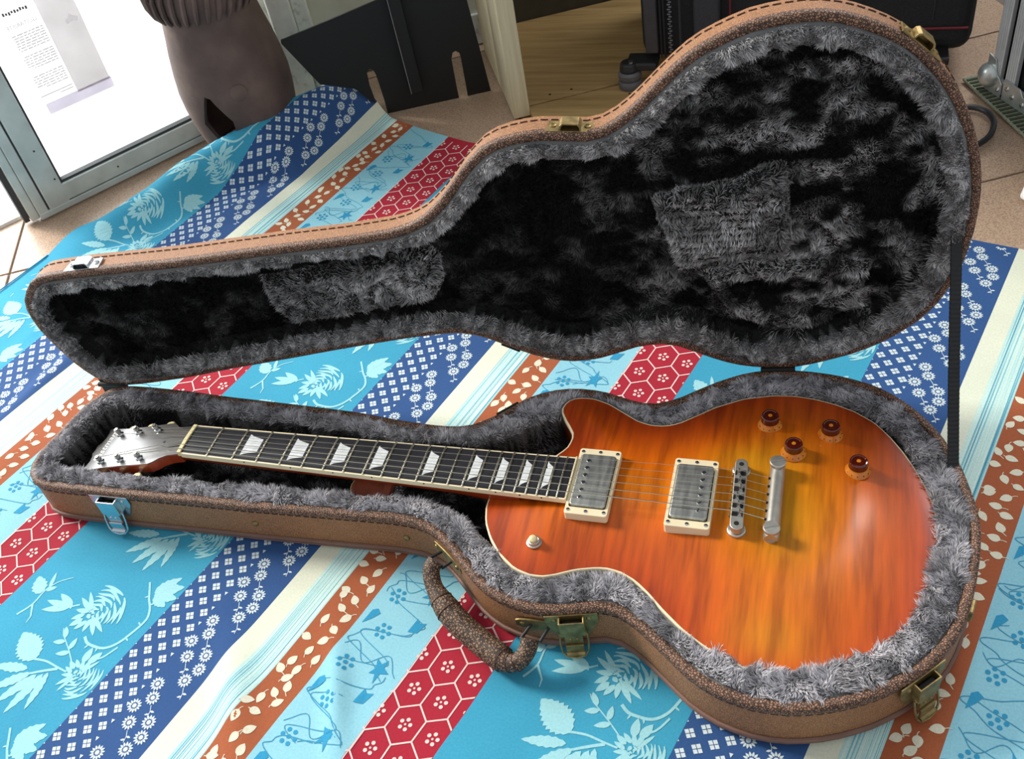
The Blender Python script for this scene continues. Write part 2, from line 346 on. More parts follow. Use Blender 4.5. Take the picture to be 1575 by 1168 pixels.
# guitar top: flamed maple under an amber burst
t = NT('flamed_top'); v = t.coord()
at = t.new('ShaderNodeAttribute', attribute_name='edge').outputs['Fac']
wob = t.math('MULTIPLY', t.math('SUBTRACT', t.noise(v, 9, 2), .5), 46.)
e2 = t.math('ADD', at, wob)
burst = t.ramp(t.math('DIVIDE', e2, 150.), [(0., lin(170, 60, 6)), (.12, lin(186, 74, 6)), (.38, lin(202, 94, 8)), (.62, lin(206, 112, 10)), (.92, lin(204, 136, 16))])
fl = t.noise(t.coord('Object', (95, 9, 9)), 1.0, 3, .55)
fl2 = t.noise(t.coord('Object', (240, 22, 22)), 1.0, 2)
flame = t.ramp(fl, [(.34, (.66, .6, .55, 1)), (.5, (.95, .95, .95, 1)), (.68, (1.14, 1.12, 1.06, 1))])
flame2 = t.ramp(fl2, [(.3, (.9, .88, .86, 1)), (.7, (1.06, 1.06, 1.06, 1))])
c = t.mix(1., burst, flame, 'MULTIPLY'); c = t.mix(1., c, flame2, 'MULTIPLY')
t.set(c, .42, 0, Coat_Weight=.4, Coat_Roughness=.2); t.b.inputs['Specular IOR Level'].default_value = .25; MAT['top'] = t.m
t = NT('cherry_back'); v = t.coord('Object', (6, 60, 60))
t.set(t.ramp(t.noise(v, 1, 3), [(.3, lin(120, 38, 16)), (.7, lin(168, 66, 24))]), .28, 0, Coat_Weight=.6, Coat_Roughness=.1); MAT['cherry'] = t.m
t = NT('black_gloss'); v = t.coord('Object', (120, 8, 8))
t.set(t.ramp(t.noise(v, 1, 2), [(.3, lin(18, 16, 15)), (.7, lin(30, 26, 24))]), .34, 0, Coat_Weight=1., Coat_Roughness=.26); MAT['gloss_black'] = t.m
t = NT('amber_plastic'); v = t.coord()
t.set(t.ramp(t.noise(v, 80, 2), [(.3, lin(196, 108, 22)), (.7, lin(216, 136, 40))]), .2, 0, Coat_Weight=.3); MAT['amber'] = t.m
t = NT('dark_amber'); v = t.coord()
t.set(t.ramp(t.noise(v, 80, 2), [(.3, lin(64, 14, 8)), (.7, lin(86, 24, 10))]), .1, 0, Coat_Weight=.8, Coat_Roughness=.05); MAT['dark_amber'] = t.m

# plush: colour from the strand (dark root, grey tip)
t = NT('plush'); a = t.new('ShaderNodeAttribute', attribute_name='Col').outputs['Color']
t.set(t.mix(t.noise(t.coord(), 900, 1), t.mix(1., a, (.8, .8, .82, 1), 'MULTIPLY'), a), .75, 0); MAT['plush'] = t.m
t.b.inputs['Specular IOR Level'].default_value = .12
MAT['plush_base'] = simple('plush_base', lin(84, 80, 84), .9, 0, .4, 200)
MAT['plush_dark'] = simple('plush_dark', lin(17, 16, 18), .9, 0, .4, 200)

# ================================================================== the setting
TH = math.radians(26.5)
E1 = np.array([math.cos(TH), math.sin(TH)]); E2 = np.array([-math.sin(TH), math.cos(TH)])
def rm(a, b, z): return (E1[0] * a + E2[0] * b, E1[1] * a + E2[1] * b, z)     # room axes -> world
AX = ((E1[0], E1[1], 0), (E2[0], E2[1], 0), (0, 0, 1))

t = NT('ceramic_tile'); v = t.coord()
sp = t.noise(v, 420, 2); bg_ = t.noise(v, 9, 3)
c = t.ramp(sp, [(.32, lin(128, 104, 86)), (.5, lin(176, 150, 128)), (.7, lin(196, 172, 150))])
t.set(t.mix(t.math('MULTIPLY', bg_, .5), c, lin(190, 160, 134)), .34); t.bump(sp, .12, .0004); MAT['tile'] = t.m
MAT['grout'] = simple('grout', lin(112, 102, 92), .85)
t = NT('painted_wall'); v = t.coord(); nz = t.noise(v, 14, 4)
t.set(t.ramp(nz, [(.3, lin(196, 196, 178)), (.7, lin(222, 222, 206))]), .7); t.bump(t.noise(v, 160, 3), .2, .001); MAT['wall'] = t.m
t = NT('chipped_paint'); v = t.coord(); nz = t.noise(v, 45, 5)
t.set(t.ramp(nz, [(.3, lin(176, 180, 170)), (.42, lin(220, 224, 216)), (.7, lin(232, 236, 228))]), .5); t.bump(nz, .5, .002); MAT['paint'] = t.m

floor = MB().box(rm(300, 250, -11), (3600, 3000, 9), AX).build('floor', MAT['grout'])
tag(floor, 'beige ceramic tile floor with thin grey joints', kind='structure')
TS = 397.; TS1 = 452.
tile_me = None
for i in range(-3, 4):
    for j in range(-3, 3):
        a0 = -362 + TS1 * i; b0 = 220 + TS * j
        if tile_me is None:
            to = MB().box((0, 0, 0), (TS1 - 4, TS - 4, 6)).build('tile', MAT['tile'], floor, bevel=1.2); tile_me = to.data
        else:
            to = bpy.data.objects.new('tile', tile_me); COL.objects.link(to); to.parent = floor
            b = to.modifiers.new('bevel', 'BEVEL'); b.width = .0012; b.segments = 2
        p = rm(a0 + TS1 / 2, b0 + TS / 2, -6.8 + .5 * ((i * 7 + j * 5) % 3) * .3)
        to.location = tuple(q * MM for q in p); to.rotation_euler = (0, 0, TH)

wb = MB().box(rm(395, 1070, 560), (420, 40, 1130), AX).build('wall_back', MAT['wall']); tag(wb, 'pale painted wall behind the black panel', kind='structure')
wr = MB().box(rm(1500, 1260, 560), (1900, 40, 1130), AX).build('wall_right', simple('dark_wall', lin(30, 30, 29), .8)); tag(wr, 'dim wall behind the black suitcase', kind='structure')
tr = MB()
tr.box(rm(168, 1012, 560), (42, 60, 1130), AX)
tr.box(rm(203, 1030, 560), (28, 44, 1130), AX)
tr.box(rm(132, 1024, 560), (30, 44, 1130), AX)
tr = tr.build('trim_1', MAT['paint'], bevel=3); tag(tr, 'white painted wooden door post with chipped base', kind='structure')
sk = MB().box(rm(380, 1046, 30), (330, 8, 62), AX).build('baseboard_back', MAT['paint'], bevel=2); tag(sk, 'painted skirting along the back wall', kind='structure')

# ---- aluminium glass door leaf, standing open on the left
DV = np.array([0.5834, 0.8122]); DN = np.array([DV[1], -DV[0]]); D0 = np.array([-622., 541.])
def dr(a, o, z): return (D0[0] + DV[0] * a + DN[0] * o, D0[1] + DV[1] * a + DN[1] * o, z)
DAX = ((DV[0], DV[1], 0), (DN[0], DN[1], 0), (0, 0, 1))
MAT['alu_door'] = simple('aluminium_frame', lin(196, 206, 202), .4, .15, .1, 30)
MAT['seal'] = simple('rubber_seal', lin(60, 62, 64), .7)
door = empty('door_1'); tag(door, 'aluminium framed glass door standing open on the left', kind='structure')
MB().box(dr(30, -18, 620), (38, 36, 1230), DAX).build('door_stile', MAT['alu_door'], door, bevel=2)
MB().box(dr(-1, -16, 620), (18, 30, 1230), DAX).box(dr(-18, -20, 620), (15, 34, 1230), DAX).build('door_stile', MAT['alu_door'], door, bevel=2)
MB().box(dr(-31, -22, 620), (9, 24, 1230), DAX).build('brush_seal', MAT['seal'], door)
MB().box(dr(9.5, -14, 620), (3.5, 20, 1230), DAX).build('groove', MAT['seal'], door)
MB().box(dr(260, -18, 30), (430, 36, 32), DAX).build('door_rail', MAT['alu_door'], door, bevel=2)
MB().box(dr(230, -14, 7), (480, 30, 11), DAX).build('threshold', MAT['alu_door'], door, bevel=1.5)
MB().box(dr(260, -12, 48.5), (430, 14, 4), DAX).build('glazing_bead', MAT['seal'], door)
MB().box(dr(51, -12, 640), (4, 14, 1180), DAX).build('glazing_bead', MAT['seal'], door)
for a, z in ((42, 60), (34, 120), (150, 30)):
    MB().cyl(dr(a, 0, z), dr(a, 1.2, z), 1.6, n=10).build('screw', MAT['seal'], door)
t = NT('door_glass'); gl = t.new('ShaderNodeBsdfGlossy'); gl.inputs['Roughness'].default_value = .02
tp = t.new('ShaderNodeBsdfTransparent'); tp.inputs[0].default_value = (.97, .98, .98, 1)
fr_ = t.new('ShaderNodeFresnel'); fr_.inputs[0].default_value = 1.35
dirt = t.noise(t.coord(), 7, 3)
mx = t.new('ShaderNodeMixShader'); t.l.new(t.math('MULTIPLY', fr_.outputs[0], t.math('ADD', .25, t.math('MULTIPLY', dirt, .3))), mx.inputs[0]); t.l.new(tp.outputs[0], mx.inputs[1]); t.l.new(gl.outputs[0], mx.inputs[2])
t.l.new(mx.outputs[0], t.n['Material Output'].inputs[0]); MAT['glass'] = t.m
MB().box(dr(262, -14, 640), (424, 4, 1186), DAX).build('pane', MAT['glass'], door)

# ---- sunlit terrace outside the door
out = MB().box(dr(300, -1500, -17), (3400, 2900, 40), DAX).build('terrace', simple('terrace', lin(240, 240, 236), .8)); tag(out, 'bright white terrace outside the glass door', kind='structure')

# ---- poster stuck on the glass, read from outside (mirrored from in here)
def paper(name, col):
    t = NT(name); v = t.coord(); nz = t.noise(v, 30, 3)
    d = t.new('ShaderNodeBsdfDiffuse'); tr_ = t.new('ShaderNodeBsdfTranslucent')
    cc = t.ramp(nz, [(.3, tuple(x * .95 for x in col[:3]) + (1,)), (.7, col)])
    t.l.new(cc, d.inputs[0]); t.l.new(cc, tr_.inputs[0])
    m = t.new('ShaderNodeMixShader'); m.inputs[0].default_value = .8; t.l.new(d.outputs[0], m.inputs[1]); t.l.new(tr_.outputs[0], m.inputs[2]); t.l.new(m.outputs[0], t.n['Material Output'].inputs[0]); return t.m
MAT['paper'] = paper('poster_paper', (.92, .92, .92, 1)); MAT['pgrey'] = paper('poster_grey', lin(224, 221, 222)); MAT['plil'] = paper('poster_lilac', lin(226, 222, 230)); MAT['pink'] = paper('poster_ink', lin(128, 126, 130))
pst = MB().box(dr(148, -11.6, 274), (126, .5, 230), DAX).build('poster', MAT['paper']); tag(pst, 'pale printed poster stuck on the glass door, its text seen mirrored', 'poster')
PS = .985
MB().box(dr(177, -11.2, 276), (60, .3, 200), DAX).build('picture_strip', MAT['pgrey'], pst)
MB().box(dr(149, -11.1, 170), (120, .3, 19), DAX).build('footer_strip', MAT['plil'], pst)
MB().add([dr(182 + x, -10.9, 284 + z) for x, z in ((0, 0), (9, 4), (16, 0), (19, 7), (10, 12), (8, 18), (5, 11), (-3, 8))], [tuple(range(8))]).build('star_mark', MAT['paper'], pst)
lines = MB()
random.seed(4)
for blk, (zt, cnt) in enumerate(((298, 7), (262, 6), (227, 6))):
    for k in range(cnt):
        x1 = 143.5; w_ = 54 - (random.random() * 26 if k == cnt - 1 else random.random() * 3); x = x1
        while x > x1 - w_:
            seg_ = min(4 + random.random() * 7, x - (x1 - w_)); lines.box(dr(x - seg_ / 2, -11.1, zt - k * 4.2), (seg_, .3, 1.3), DAX); x -= seg_ + 1.3
for k, w_ in ((0, 56), (1, 24)): lines.box(dr(144 - w_ / 2, -11.1, 193 - k * 5), (w_, .3, 1.2), DAX)
lines.build('text_lines', MAT['pink'], pst)
lines = MB(); x = 134
for k in range(9): lines.box(dr(x - 2, -11.1, 333 + (k % 3) * .6), (3.4, .3, 5.5 - (k % 2) * 1.6), DAX); x -= 4.7
lines.tube([dr(146 - q, -11, 324 + 3 * math.sin(q * .11)) for q in range(0, 60, 4)], .35, 5)
lines.build('heading', MAT['pink'], pst)
def textmesh(name, body, size, mat, mw, parent, extrude=.2, shear=0., font_scale=1.0):
    cu = bpy.data.curves.new(name, 'FONT'); cu.body = body; cu.size = size * MM; cu.extrude = extrude * MM; cu.align_x = 'CENTER'; cu.shear = shear
    o = bpy.data.objects.new(name, cu); COL.objects.link(o)
    bpy.context.view_layer.update()
    me = bpy.data.meshes.new_from_object(o.evaluated_get(bpy.context.evaluated_depsgraph_get()))
    bpy.data.objects.remove(o, do_unlink=True); me.transform(mw); me.name = name
    return link(name, me, mat, parent)
mw = Matrix(((-DV[0], 0, DN[0], 0), (-DV[1], 0, DN[1], 0), (0, 1, 0, 0), (0, 0, 0, 1)))
p = dr(114, -11.1, 309); mw.translation = Vector(p) * MM
textmesh('heading_text', 'GUITARISTE', 9.5, MAT['pink'], mw, pst, .15)

# ================================================================== tablecloth
PH = math.radians(72.8)
CN = np.array([-math.sin(PH), math.cos(PH)]); CU = np.array([math.cos(PH), math.sin(PH)])
RU = np.array([-700., 250., 300., 369., 427., 505., 558., 602., 690., 765., 834., 900.])
RN = np.array([655., 648., 632., 588., 562., 556., 519., 474., 456., 434., 421., 415.])
RZ = np.array([0., 0., 10., 30., 43., 50., 65., 79., 78., 68., 66., 66.])
def cloth_z(n, u):
    nr = np.interp(u, RU, RN); zr = np.interp(u, RU, RZ)
    up = sstep(-(60 + zr * .5), 0, n - nr); down = 1 - sstep(8, 150, n - nr)
    z = zr * np.where(n < nr, up, down)
    wr = (fbm(n / 70 + 3, u / 160, 5) - .5) * 7 * sstep(230, 420, n) * (1 - sstep(560, 640, n) * .6)
    fold = 9 * np.exp(-((u + 205 - (n + 230) * .8) / 26) ** 2) * np.exp(-((n + 225) / 55) ** 2)
    fold = fold + 8 * np.exp(-((u + 150 - (n + 320) * 1.1) / 18) ** 2) * np.exp(-((n + 320) / 40) ** 2)
    fold = fold + 5 * np.exp(-((n - 395 - (u - 60) * .1) / 14) ** 2) * np.exp(-((u - 60) / 130) ** 2)
    base = (fbm(n / 90, u / 140, 11) - .5) * 1.6 + (fbm(n / 26, u / 60, 12, 2) - .5) * .5
    x = CN[0] * n + CU[0] * u; y = CN[1] * n + CU[1] * u
    P = np.c_[np.ravel(x), np.ravel(y)]
    free = np.ones(len(P)); m = (np.abs(P[:, 0] - 320) < 620) & (np.abs(P[:, 1]) < 300)
    if m.any(): free[m] = sstep(0, 45, -pdist(P[m], RIM))
    free = free.reshape(np.shape(n))
    return np.maximum(z + (wr + fold) * free + base * np.clip(free + .0, 0, 1), -2.4) * np.maximum(free, .0) + .0
UMAX = 800.
us = np.arange(-640, UMAX + .1, 8.); ns = np.arange(-1120, 656.1, 6.)
NN, UU = np.meshgrid(ns, us, indexing='ij')
ZZ = cloth_z(NN, UU)
# material coordinate across the stripes: arc length, so the print climbs with the fold
ds = np.sqrt(6. ** 2 + np.diff(ZZ, axis=0) ** 2)
i0 = int(np.argmin(abs(ns - 250)))
SM = np.zeros_like(ZZ); cs = np.vstack([np.zeros((1, ds.shape[1])), np.cumsum(ds, 0)])
SM = cs - cs[i0] + ns[i0]
uedge = lambda n: np.interp(n, [-1120, -700, 150, 250, 300, 370, 430, 656], [-8, -6, -10, 0, 8, 24, 38, 46])
UF = UU + uedge(NN) * sstep(500, 800, UU)
NR_ = np.interp(UU, RU, RN); kz = sstep(5, 30, np.interp(UU, RU, RZ)); over = np.maximum(NN - NR_, 0)
NW = np.where(NN > NR_, NR_ + over * (1 - kz) + kz * 16 * (1 - np.exp(-over / 16)), NN)
XX = CN[0] * NW + CU[0] * UF; YY = CN[1] * NW + CU[1] * UF
nn_, nu = NN.shape
idx = np.arange(nn_ * nu).reshape(nn_, nu)
F = np.stack([idx[:-1, :-1], idx[:-1, 1:], idx[1:, 1:], idx[1:, :-1]], -1).reshape(-1, 4)
me = npmesh('tablecloth', np.c_[XX.ravel(), YY.ravel(), ZZ.ravel()], F, attr={'across': -SM.ravel(), 'along': UU.ravel()})
t = NT('striped_cotton')
ac = t.new('ShaderNodeAttribute', attribute_name='across').outputs['Fac']; al = t.new('ShaderNodeAttribute', attribute_name='along').outputs['Fac']
m_ = t.math('FRACT', t.math('DIVIDE', t.math('ADD', t.math('SUBTRACT', ac, 77.), 5620.), 562.))
P_ = 562.
BLUE = lin(50, 84, 136); CRM = lin(222, 226, 206); AQ = lin(170, 218, 222); BRN = lin(166, 92, 60); LTB = lin(146, 204, 220); RED = lin(168, 38, 56); TEAL = lin(62, 156, 188)
stops = [(0, BLUE), (105 / P_, CRM), (131 / P_, AQ), (161 / P_, BRN), (206 / P_, LTB), (290 / P_, RED), (371 / P_, TEAL)]
base = t.ramp(m_, stops, 'CONSTANT')
cv = t.new('ShaderNodeCombineXYZ'); t.val(t.math('MULTIPLY', ac, 1.), cv.inputs[0]); t.val(t.math('MULTIPLY', al, .0016), cv.inputs[1])
ln = t.noise(cv.outputs[0], .62, 2, .7)
lcol = t.ramp(ln, [(.36, lin(70, 140, 168)), (.44, lin(150, 208, 216)), (.52, lin(214, 234, 224)), (.62, lin(196, 228, 222)), (.7, lin(120, 190, 204))])
isl = t.math('MULTIPLY', t.math('GREATER_THAN', m_, 131 / P_), t.math('LESS_THAN', m_, 161 / P_))
base = t.mix(isl, base, lcol)
wv = t.noise(t.coord('Object', (420, 420, 420)), 1., 2); big = t.noise(t.coord(), 7, 3)
base = t.mix(1., base, t.ramp(big, [(.3, (.9, .92, .93, 1)), (.7, (1.06, 1.05, 1.04, 1))]), 'MULTIPLY')
base = t.mix(1., base, t.ramp(wv, [(.3, (.93, .93, .93, 1)), (.7, (1.05, 1.05, 1.05, 1))]), 'MULTIPLY')
t.set(base, .85); t.b.inputs['Specular IOR Level'].default_value = .2; t.bump(wv, .25, .0004); MAT['cloth'] = t.m
cloth = link('tablecloth', me, MAT['cloth'], smooth=True, angle=80)
tag(cloth, 'striped blue, red and brown printed tablecloth spread on the floor under the case', 'tablecloth')

def cloth_pt(s, u):
    """material (s across, u along) -> world mm, slightly above the cloth"""
    s = np.asarray(s, float); u = np.asarray(u, float)
    fu = np.clip((u - us[0]) / 8., 0, nu - 1.001); iu = fu.astype(int); wu = fu - iu
    q = -s
    g = np.clip((q - ns[0]) / 6., 0, nn_ - 1.001)
    for _ in range(6):                                # invert the arc length
        ig = g.astype(int); w = g - ig
        cur = (SM[ig, iu] * (1 - w) + SM[ig + 1, iu] * w) * (1 - wu) + (SM[ig, iu + 1] * (1 - w) + SM[ig + 1, iu + 1] * w) * wu
        g = np.clip(g + (q - cur) / 6., 0, nn_ - 1.001)
    ig = g.astype(int); w = g - ig
    bil = lambda A: (A[ig, iu] * (1 - w) + A[ig + 1, iu] * w) * (1 - wu) + (A[ig, iu + 1] * (1 - w) + A[ig + 1, iu + 1] * w) * wu
    return np.c_[bil(XX), bil(YY), bil(ZZ) + .28]

class Print:
    """flat print of the cloth: polygons in cloth coordinates"""
    def __init__(s): s.p = []
    def poly(s, pts): s.p.append(np.asarray(pts, float)); return s
    def disc(s, c, r, n=10, ry=None, rot=0.):
        a = np.arange(n) * 2 * math.pi / n; x = np.cos(a) * r; y = np.sin(a) * (ry or r)
        return s.poly(np.c_[c[0] + x * math.cos(rot) - y * math.sin(rot), c[1] + x * math.sin(rot) + y * math.cos(rot)])
    def line(s, pts, w, w1=None):
        P = np.asarray(pts, float); w1 = w if w1 is None else w1; k = len(P)
        for i in range(k - 1):
            d = P[i + 1] - P[i]; L = np.hypot(*d)
            if L < 1e-6: continue
            nr = np.array([-d[1], d[0]]) / L; a = w + (w1 - w) * i / max(1, k - 1); b = w + (w1 - w) * (i + 1) / max(1, k - 1)
            e = d / L * .25
            s.poly([P[i] - e + nr * a / 2, P[i] - e - nr * a / 2, P[i + 1] + e - nr * b / 2, P[i + 1] + e + nr * b / 2])
        return s
    def leaf(s, p0, p1, w, n=7, jag=0., bend=0.):
        p0 = np.asarray(p0, float); p1 = np.asarray(p1, float); d = p1 - p0; L = np.hypot(*d); d /= L; nr = np.array([-d[1], d[0]])
        L1 = []; L2 = []
        for i in range(n + 1):
            t_ = i / n; ww = w / 2 * math.sin(math.pi * t_ ** .8) ** .8
            j = 1 + (jag if i % 2 else -jag * .5)
            c = p0 + d * L * t_ + nr * bend * math.sin(math.pi * t_)
            L1.append(c + nr * ww * j); L2.append(c - nr * ww * j)
        return s.poly(L1 + L2[::-1])
    def clip(s, s0, s1):
        """keep inside one stripe"""
        out = []
        for P in s.p:
            for side, lim in ((1, s0), (-1, s1)):
                Q = []
                for i in range(len(P)):
                    a = P[i]; b = P[(i + 1) % len(P)]; ia = side * (a[0] - lim) >= 0; ib = side * (b[0] - lim) >= 0
                    if ia: Q.append(a)
                    if ia != ib: Q.append(a + (b - a) * ((lim - a[0]) / (b[0] - a[0])))
                P = np.array(Q)
                if len(P) < 3: break
            if len(P) >= 3: out.append(P)
        s.p = out; return s
    def build(s, name, mat, vis=None):
        V = []; F = []; k = 0
        U0, U1 = us[0] + 4, us[-1] - 3
        S0, S1 = -640, 1100
        P = [p for p in s.p if p[:, 1].min() > U0 and p[:, 1].max() < U1 and p[:, 0].min() > S0 and p[:, 0].max() < S1]
        if not P: return
        A = np.vstack(P); W = cloth_pt(A[:, 0], A[:, 1]); W[:, 2] += np.repeat(rng.random(len(P)) * .14, [len(p) for p in P])
        for p in P: F.append(tuple(range(k, k + len(p)))); k += len(p)
        me = npmesh(name, W, F)
        bm = bmesh.new(); bm.from_mesh(me); bmesh.ops.triangulate(bm, faces=[f for f in bm.faces if len(f.verts) > 4])
        for f in bm.faces:
            f.normal_update()
            if f.normal.z < 0: f.normal_flip()
        bm.to_mesh(me); bm.free()
        o = link(name, me, mat, cloth); tag(o, kind='stuff'); return o

def ink(name, col):
    t = NT(name); wv = t.noise(t.coord('Object', (420, 420, 420)), 1., 2)
    t.set(t.ramp(wv, [(.3, tuple(c * .92 for c in col[:3]) + (1,)), (.7, tuple(min(1, c * 1.05) for c in col[:3]) + (1,))]), .85); t.b.inputs['Specular IOR Level'].default_value = .2; return t.m
INK_PALE = ink('print_pale_aqua', lin(156, 210, 218)); INK_WHITE = ink('print_white', lin(206, 220, 226)); INK_CREAM = ink('print_cream', lin(222, 218, 196)); INK_ROSE = ink('print_rose_cream', lin(232, 206, 200)); INK_MID = ink('print_mid_blue', lin(52, 150, 192)); INK_LINE = ink('print_line_blue', lin(64, 150, 186)); INK_TEAL = ink('print_teal', TEAL[:3] and lin(30, 148, 190)); INK_BLUE = ink('print_blue', lin(38, 82, 150))

def smooth(pts, k=4):
    P = [np.asarray(p, float) for p in pts]; m = len(P); out = []
    for i in range(m - 1):
        p0, p1, p2, p3 = P[max(i - 1, 0)], P[i], P[i + 1], P[min(i + 2, m - 1)]
        for q in range(k):
            t_ = q / k; out.append(.5 * (2 * p1 + (p2 - p0) * t_ + (2 * p0 - 5 * p1 + 4 * p2 - p3) * t_ ** 2 + (3 * p1 - p0 - 3 * p2 + p3) * t_ ** 3))
    return out + [P[-1]]
random.seed(11); rr = random.random
PB = []                          # stripe origins
for kk in (-1, 0, 1):
    PB.append(85 + 562 * kk)
# blue stripe: four-petal squares, triangles and daisies
sq = Print(); da = Print(); dc = Print()
for b in PB:
    keep_ = len(sq.p)
    for c in range(-1, 4):
        for j in range(-45, 50):
            cx = b - .5 + c * 11.8; cy = -129.6 + j * 21.25 + c * 10.5
            if cy > 830 or cy < -640: continue
            e = np.array([3.6, 2.6]); f = np.array([3.1, -3.6])
            for a_, b_ in ((0, 0), (1, 0), (0, 1), (1, 1)):
                o_ = np.array([cx, cy]) + e * (a_ - 1 + .06) + f * (b_ - 1 + .06)
                sq.poly([o_, o_ + e * .84, o_ + (e + f) * .84, o_ + f * .84])
    cutp = Print(); cutp.p = sq.p[keep_:]; cutp.clip(b - 7.5, b + 60); sq.p = sq.p[:keep_] + cutp.p
    for j in range(-45, 50):
        cx = b + 40.2; cy = -132 + j * 21.25; sq.poly([(cx - 2.2, cy + 1.6), (cx + 1.6, cy + 2.4), (cx + .6, cy - 2.2)])
    for j in range(-7, 13):
        for q, (dx, dy) in enumerate(((52.5, 0), (60, -14), (48.5, -29.5), (58, -45.5), (77, -35.5), (82, -51), (77, -67.5))):
            cx = b + dx; cy = -143.9 + j * 84 + dy
            if cy > 825 or cy < -640: continue
            ro = rr() * 3
            for a_ in range(13):
                g = ro + a_ * 2 * math.pi / 13; u_ = np.array([math.cos(g), math.sin(g)])
                da.leaf(np.array([cx, cy]) + u_ * 3.2, np.array([cx, cy]) + u_ * 8.2, 2.3, 4)
            da.disc((cx, cy), 2.5, 9)
            if q in (1, 3, 6):
                p0 = np.array([cx + 5, cy - 7]); da.line([p0, p0 + (4, -5), p0 + (6, -11)], .7); da.leaf(p0 + (4, -5), p0 + (9, -4), 2.4, 4); da.leaf(p0 + (5, -8), p0 + (1, -11), 2.2, 4)
sq.build('square_print', INK_WHITE)
da.build('daisy_print', INK_WHITE)
# brown stripe: scattered leaves
LF = [(247.7, -252.7), (273.4, -239.7), (258.5, -233.8), (266.9, -219.7), (244.8, -216.2), (258.3, -202), (243.3, -196.7), (252, -187.9), (260.3, -176.3), (271, -183.7), (267.9, -165), (260.3, -157.6), (263.2, -146.7), (251.4, -139.2), (245.6, -151.8), (274.2, -127.6), (260.3, -122), (266.8, -106.9), (246.3, -110.2), (269.6, -91.5), (271.4, -74.4), (250.9, -84.1), (258.6, -65.2), (265.6, -50.9), (249.1, -49.6)]
lf = Print()
for b in PB:
    for j in range(-3, 6):
        for x, y in LF:
            c = np.array([x - 85 + b, y + 208 * j]); g = rr() * 6.3; u_ = np.array([math.cos(g), math.sin(g)]); L = 6.2 + rr() * 1.2
            lf.leaf(c - u_ * L, c + u_ * L, 8.2 + rr() * 1.6, 6); lf.line([c - u_ * L, c - u_ * (L + 2) + (.8, .6), c - u_ * (L + 3.5) + (2.2, .4)], .8)
    lf_c = lf
lf.build('leaf_print', INK_CREAM)
# pale blue stripe: vine, berries, star leaves
vn = Print(); be = Print()
for b in PB:
    for j in range(-7, 10):
        y0 = j * 90 - 67.7
        for cx, cy in ((317.4, 0), (300 + 6, -48)):
            c = np.array([cx - 85 + b, y0 + cy])
            for a_ in range(6):
                g = a_ * math.pi / 3 + j; be.disc(c + np.array([math.cos(g), math.sin(g)]) * 7.4, 2.5, 7)
            be.disc(c, 2.5, 7)
        st = []
        c = np.array([342 - 85 + b, y0 - 38 + (j % 2) * 8]); ro = 1.1 * j
        for a_ in range(10):
            g = ro + a_ * math.pi / 5; r_ = (15 if a_ % 4 == 0 else 12) if a_ % 2 == 0 else 5.5; st.append(c + np.array([math.cos(g) * r_ * .8, math.sin(g) * r_ * 1.15]))
        be.poly(st)
        c = np.array([294 - 85 + b, y0 - 80]); be.poly([c + (-4, -12), c + (3, -3), c + (8, 6), c + (2, 10), c + (-3, 6)])
        c = np.array([348 - 85 + b, y0 + 20]); be.poly([c + (-6, -9), c + (4, -6), c + (7, 8), c + (0, 5), c + (-5, 9)])
        pts = [(b + 203 + 34 * (1 + math.sin(q * .55 + j * 2.1)) + 6 * math.sin(q * 1.9 + j), y0 + q * 6.) for q in range(-8, 9)]; vn.line(smooth(pts), .9)
        pts = [(b + 262 - 26 * (1 + math.sin(q * .8 + j * 1.3)) , y0 - 20 + q * 5.) for q in range(-6, 7)]; vn.line(smooth(pts), .8)
        pts = [(b + 205 + q * 6, y0 - 30 + 9 * math.sin(q * .9 + j)) for q in range(0, 13)]; vn.line(smooth(pts), .8)
for b in PB: pass
vk = Print(); bk = Print()
for b in PB:
    for src, dst in ((vn, vk), (be, bk)):
        q = Print(); q.p = [p for p in src.p if p[:, 0].max() > b + 198 and p[:, 0].min() < b + 282]; q.clip(b + 198.3, b + 281.7); dst.p += q.p
vn, be = vk, bk
vn.build('vine_print', INK_LINE); be.build('berry_print', INK_MID)
# red stripe: hexagon net with five-dot flowers
hx = Print()
for b in PB:
    one = Print()
    ox = 403.7 - 85 + b
    for i in range(-2, 3):
        for j in range(-26, 18):
            cx = ox + 33 * i + 16.5 * (j % 2); cy = -70.5 - 35.3 * j
            vs_ = [(cx, cy + 23.5), (cx + 16.5, cy + 11.8), (cx + 16.5, cy - 11.8), (cx, cy - 23.5)]
            one.line(vs_, 1.7)
            g0 = .3
            for a_ in range(5):
                g = g0 + a_ * 2 * math.pi / 5; one.disc((cx + 5.2 * math.cos(g), cy + 5.4 * math.sin(g)), 2.15, 8)
            one.disc((cx, cy), 1.25, 7)
    one.line([(b + 285, q) for q in range(-628, 790, 12)], 1.2)
    one.clip(b + 282.6, b + 362.6); hx.p += one.p
hx.build('hexagon_print', INK_ROSE)
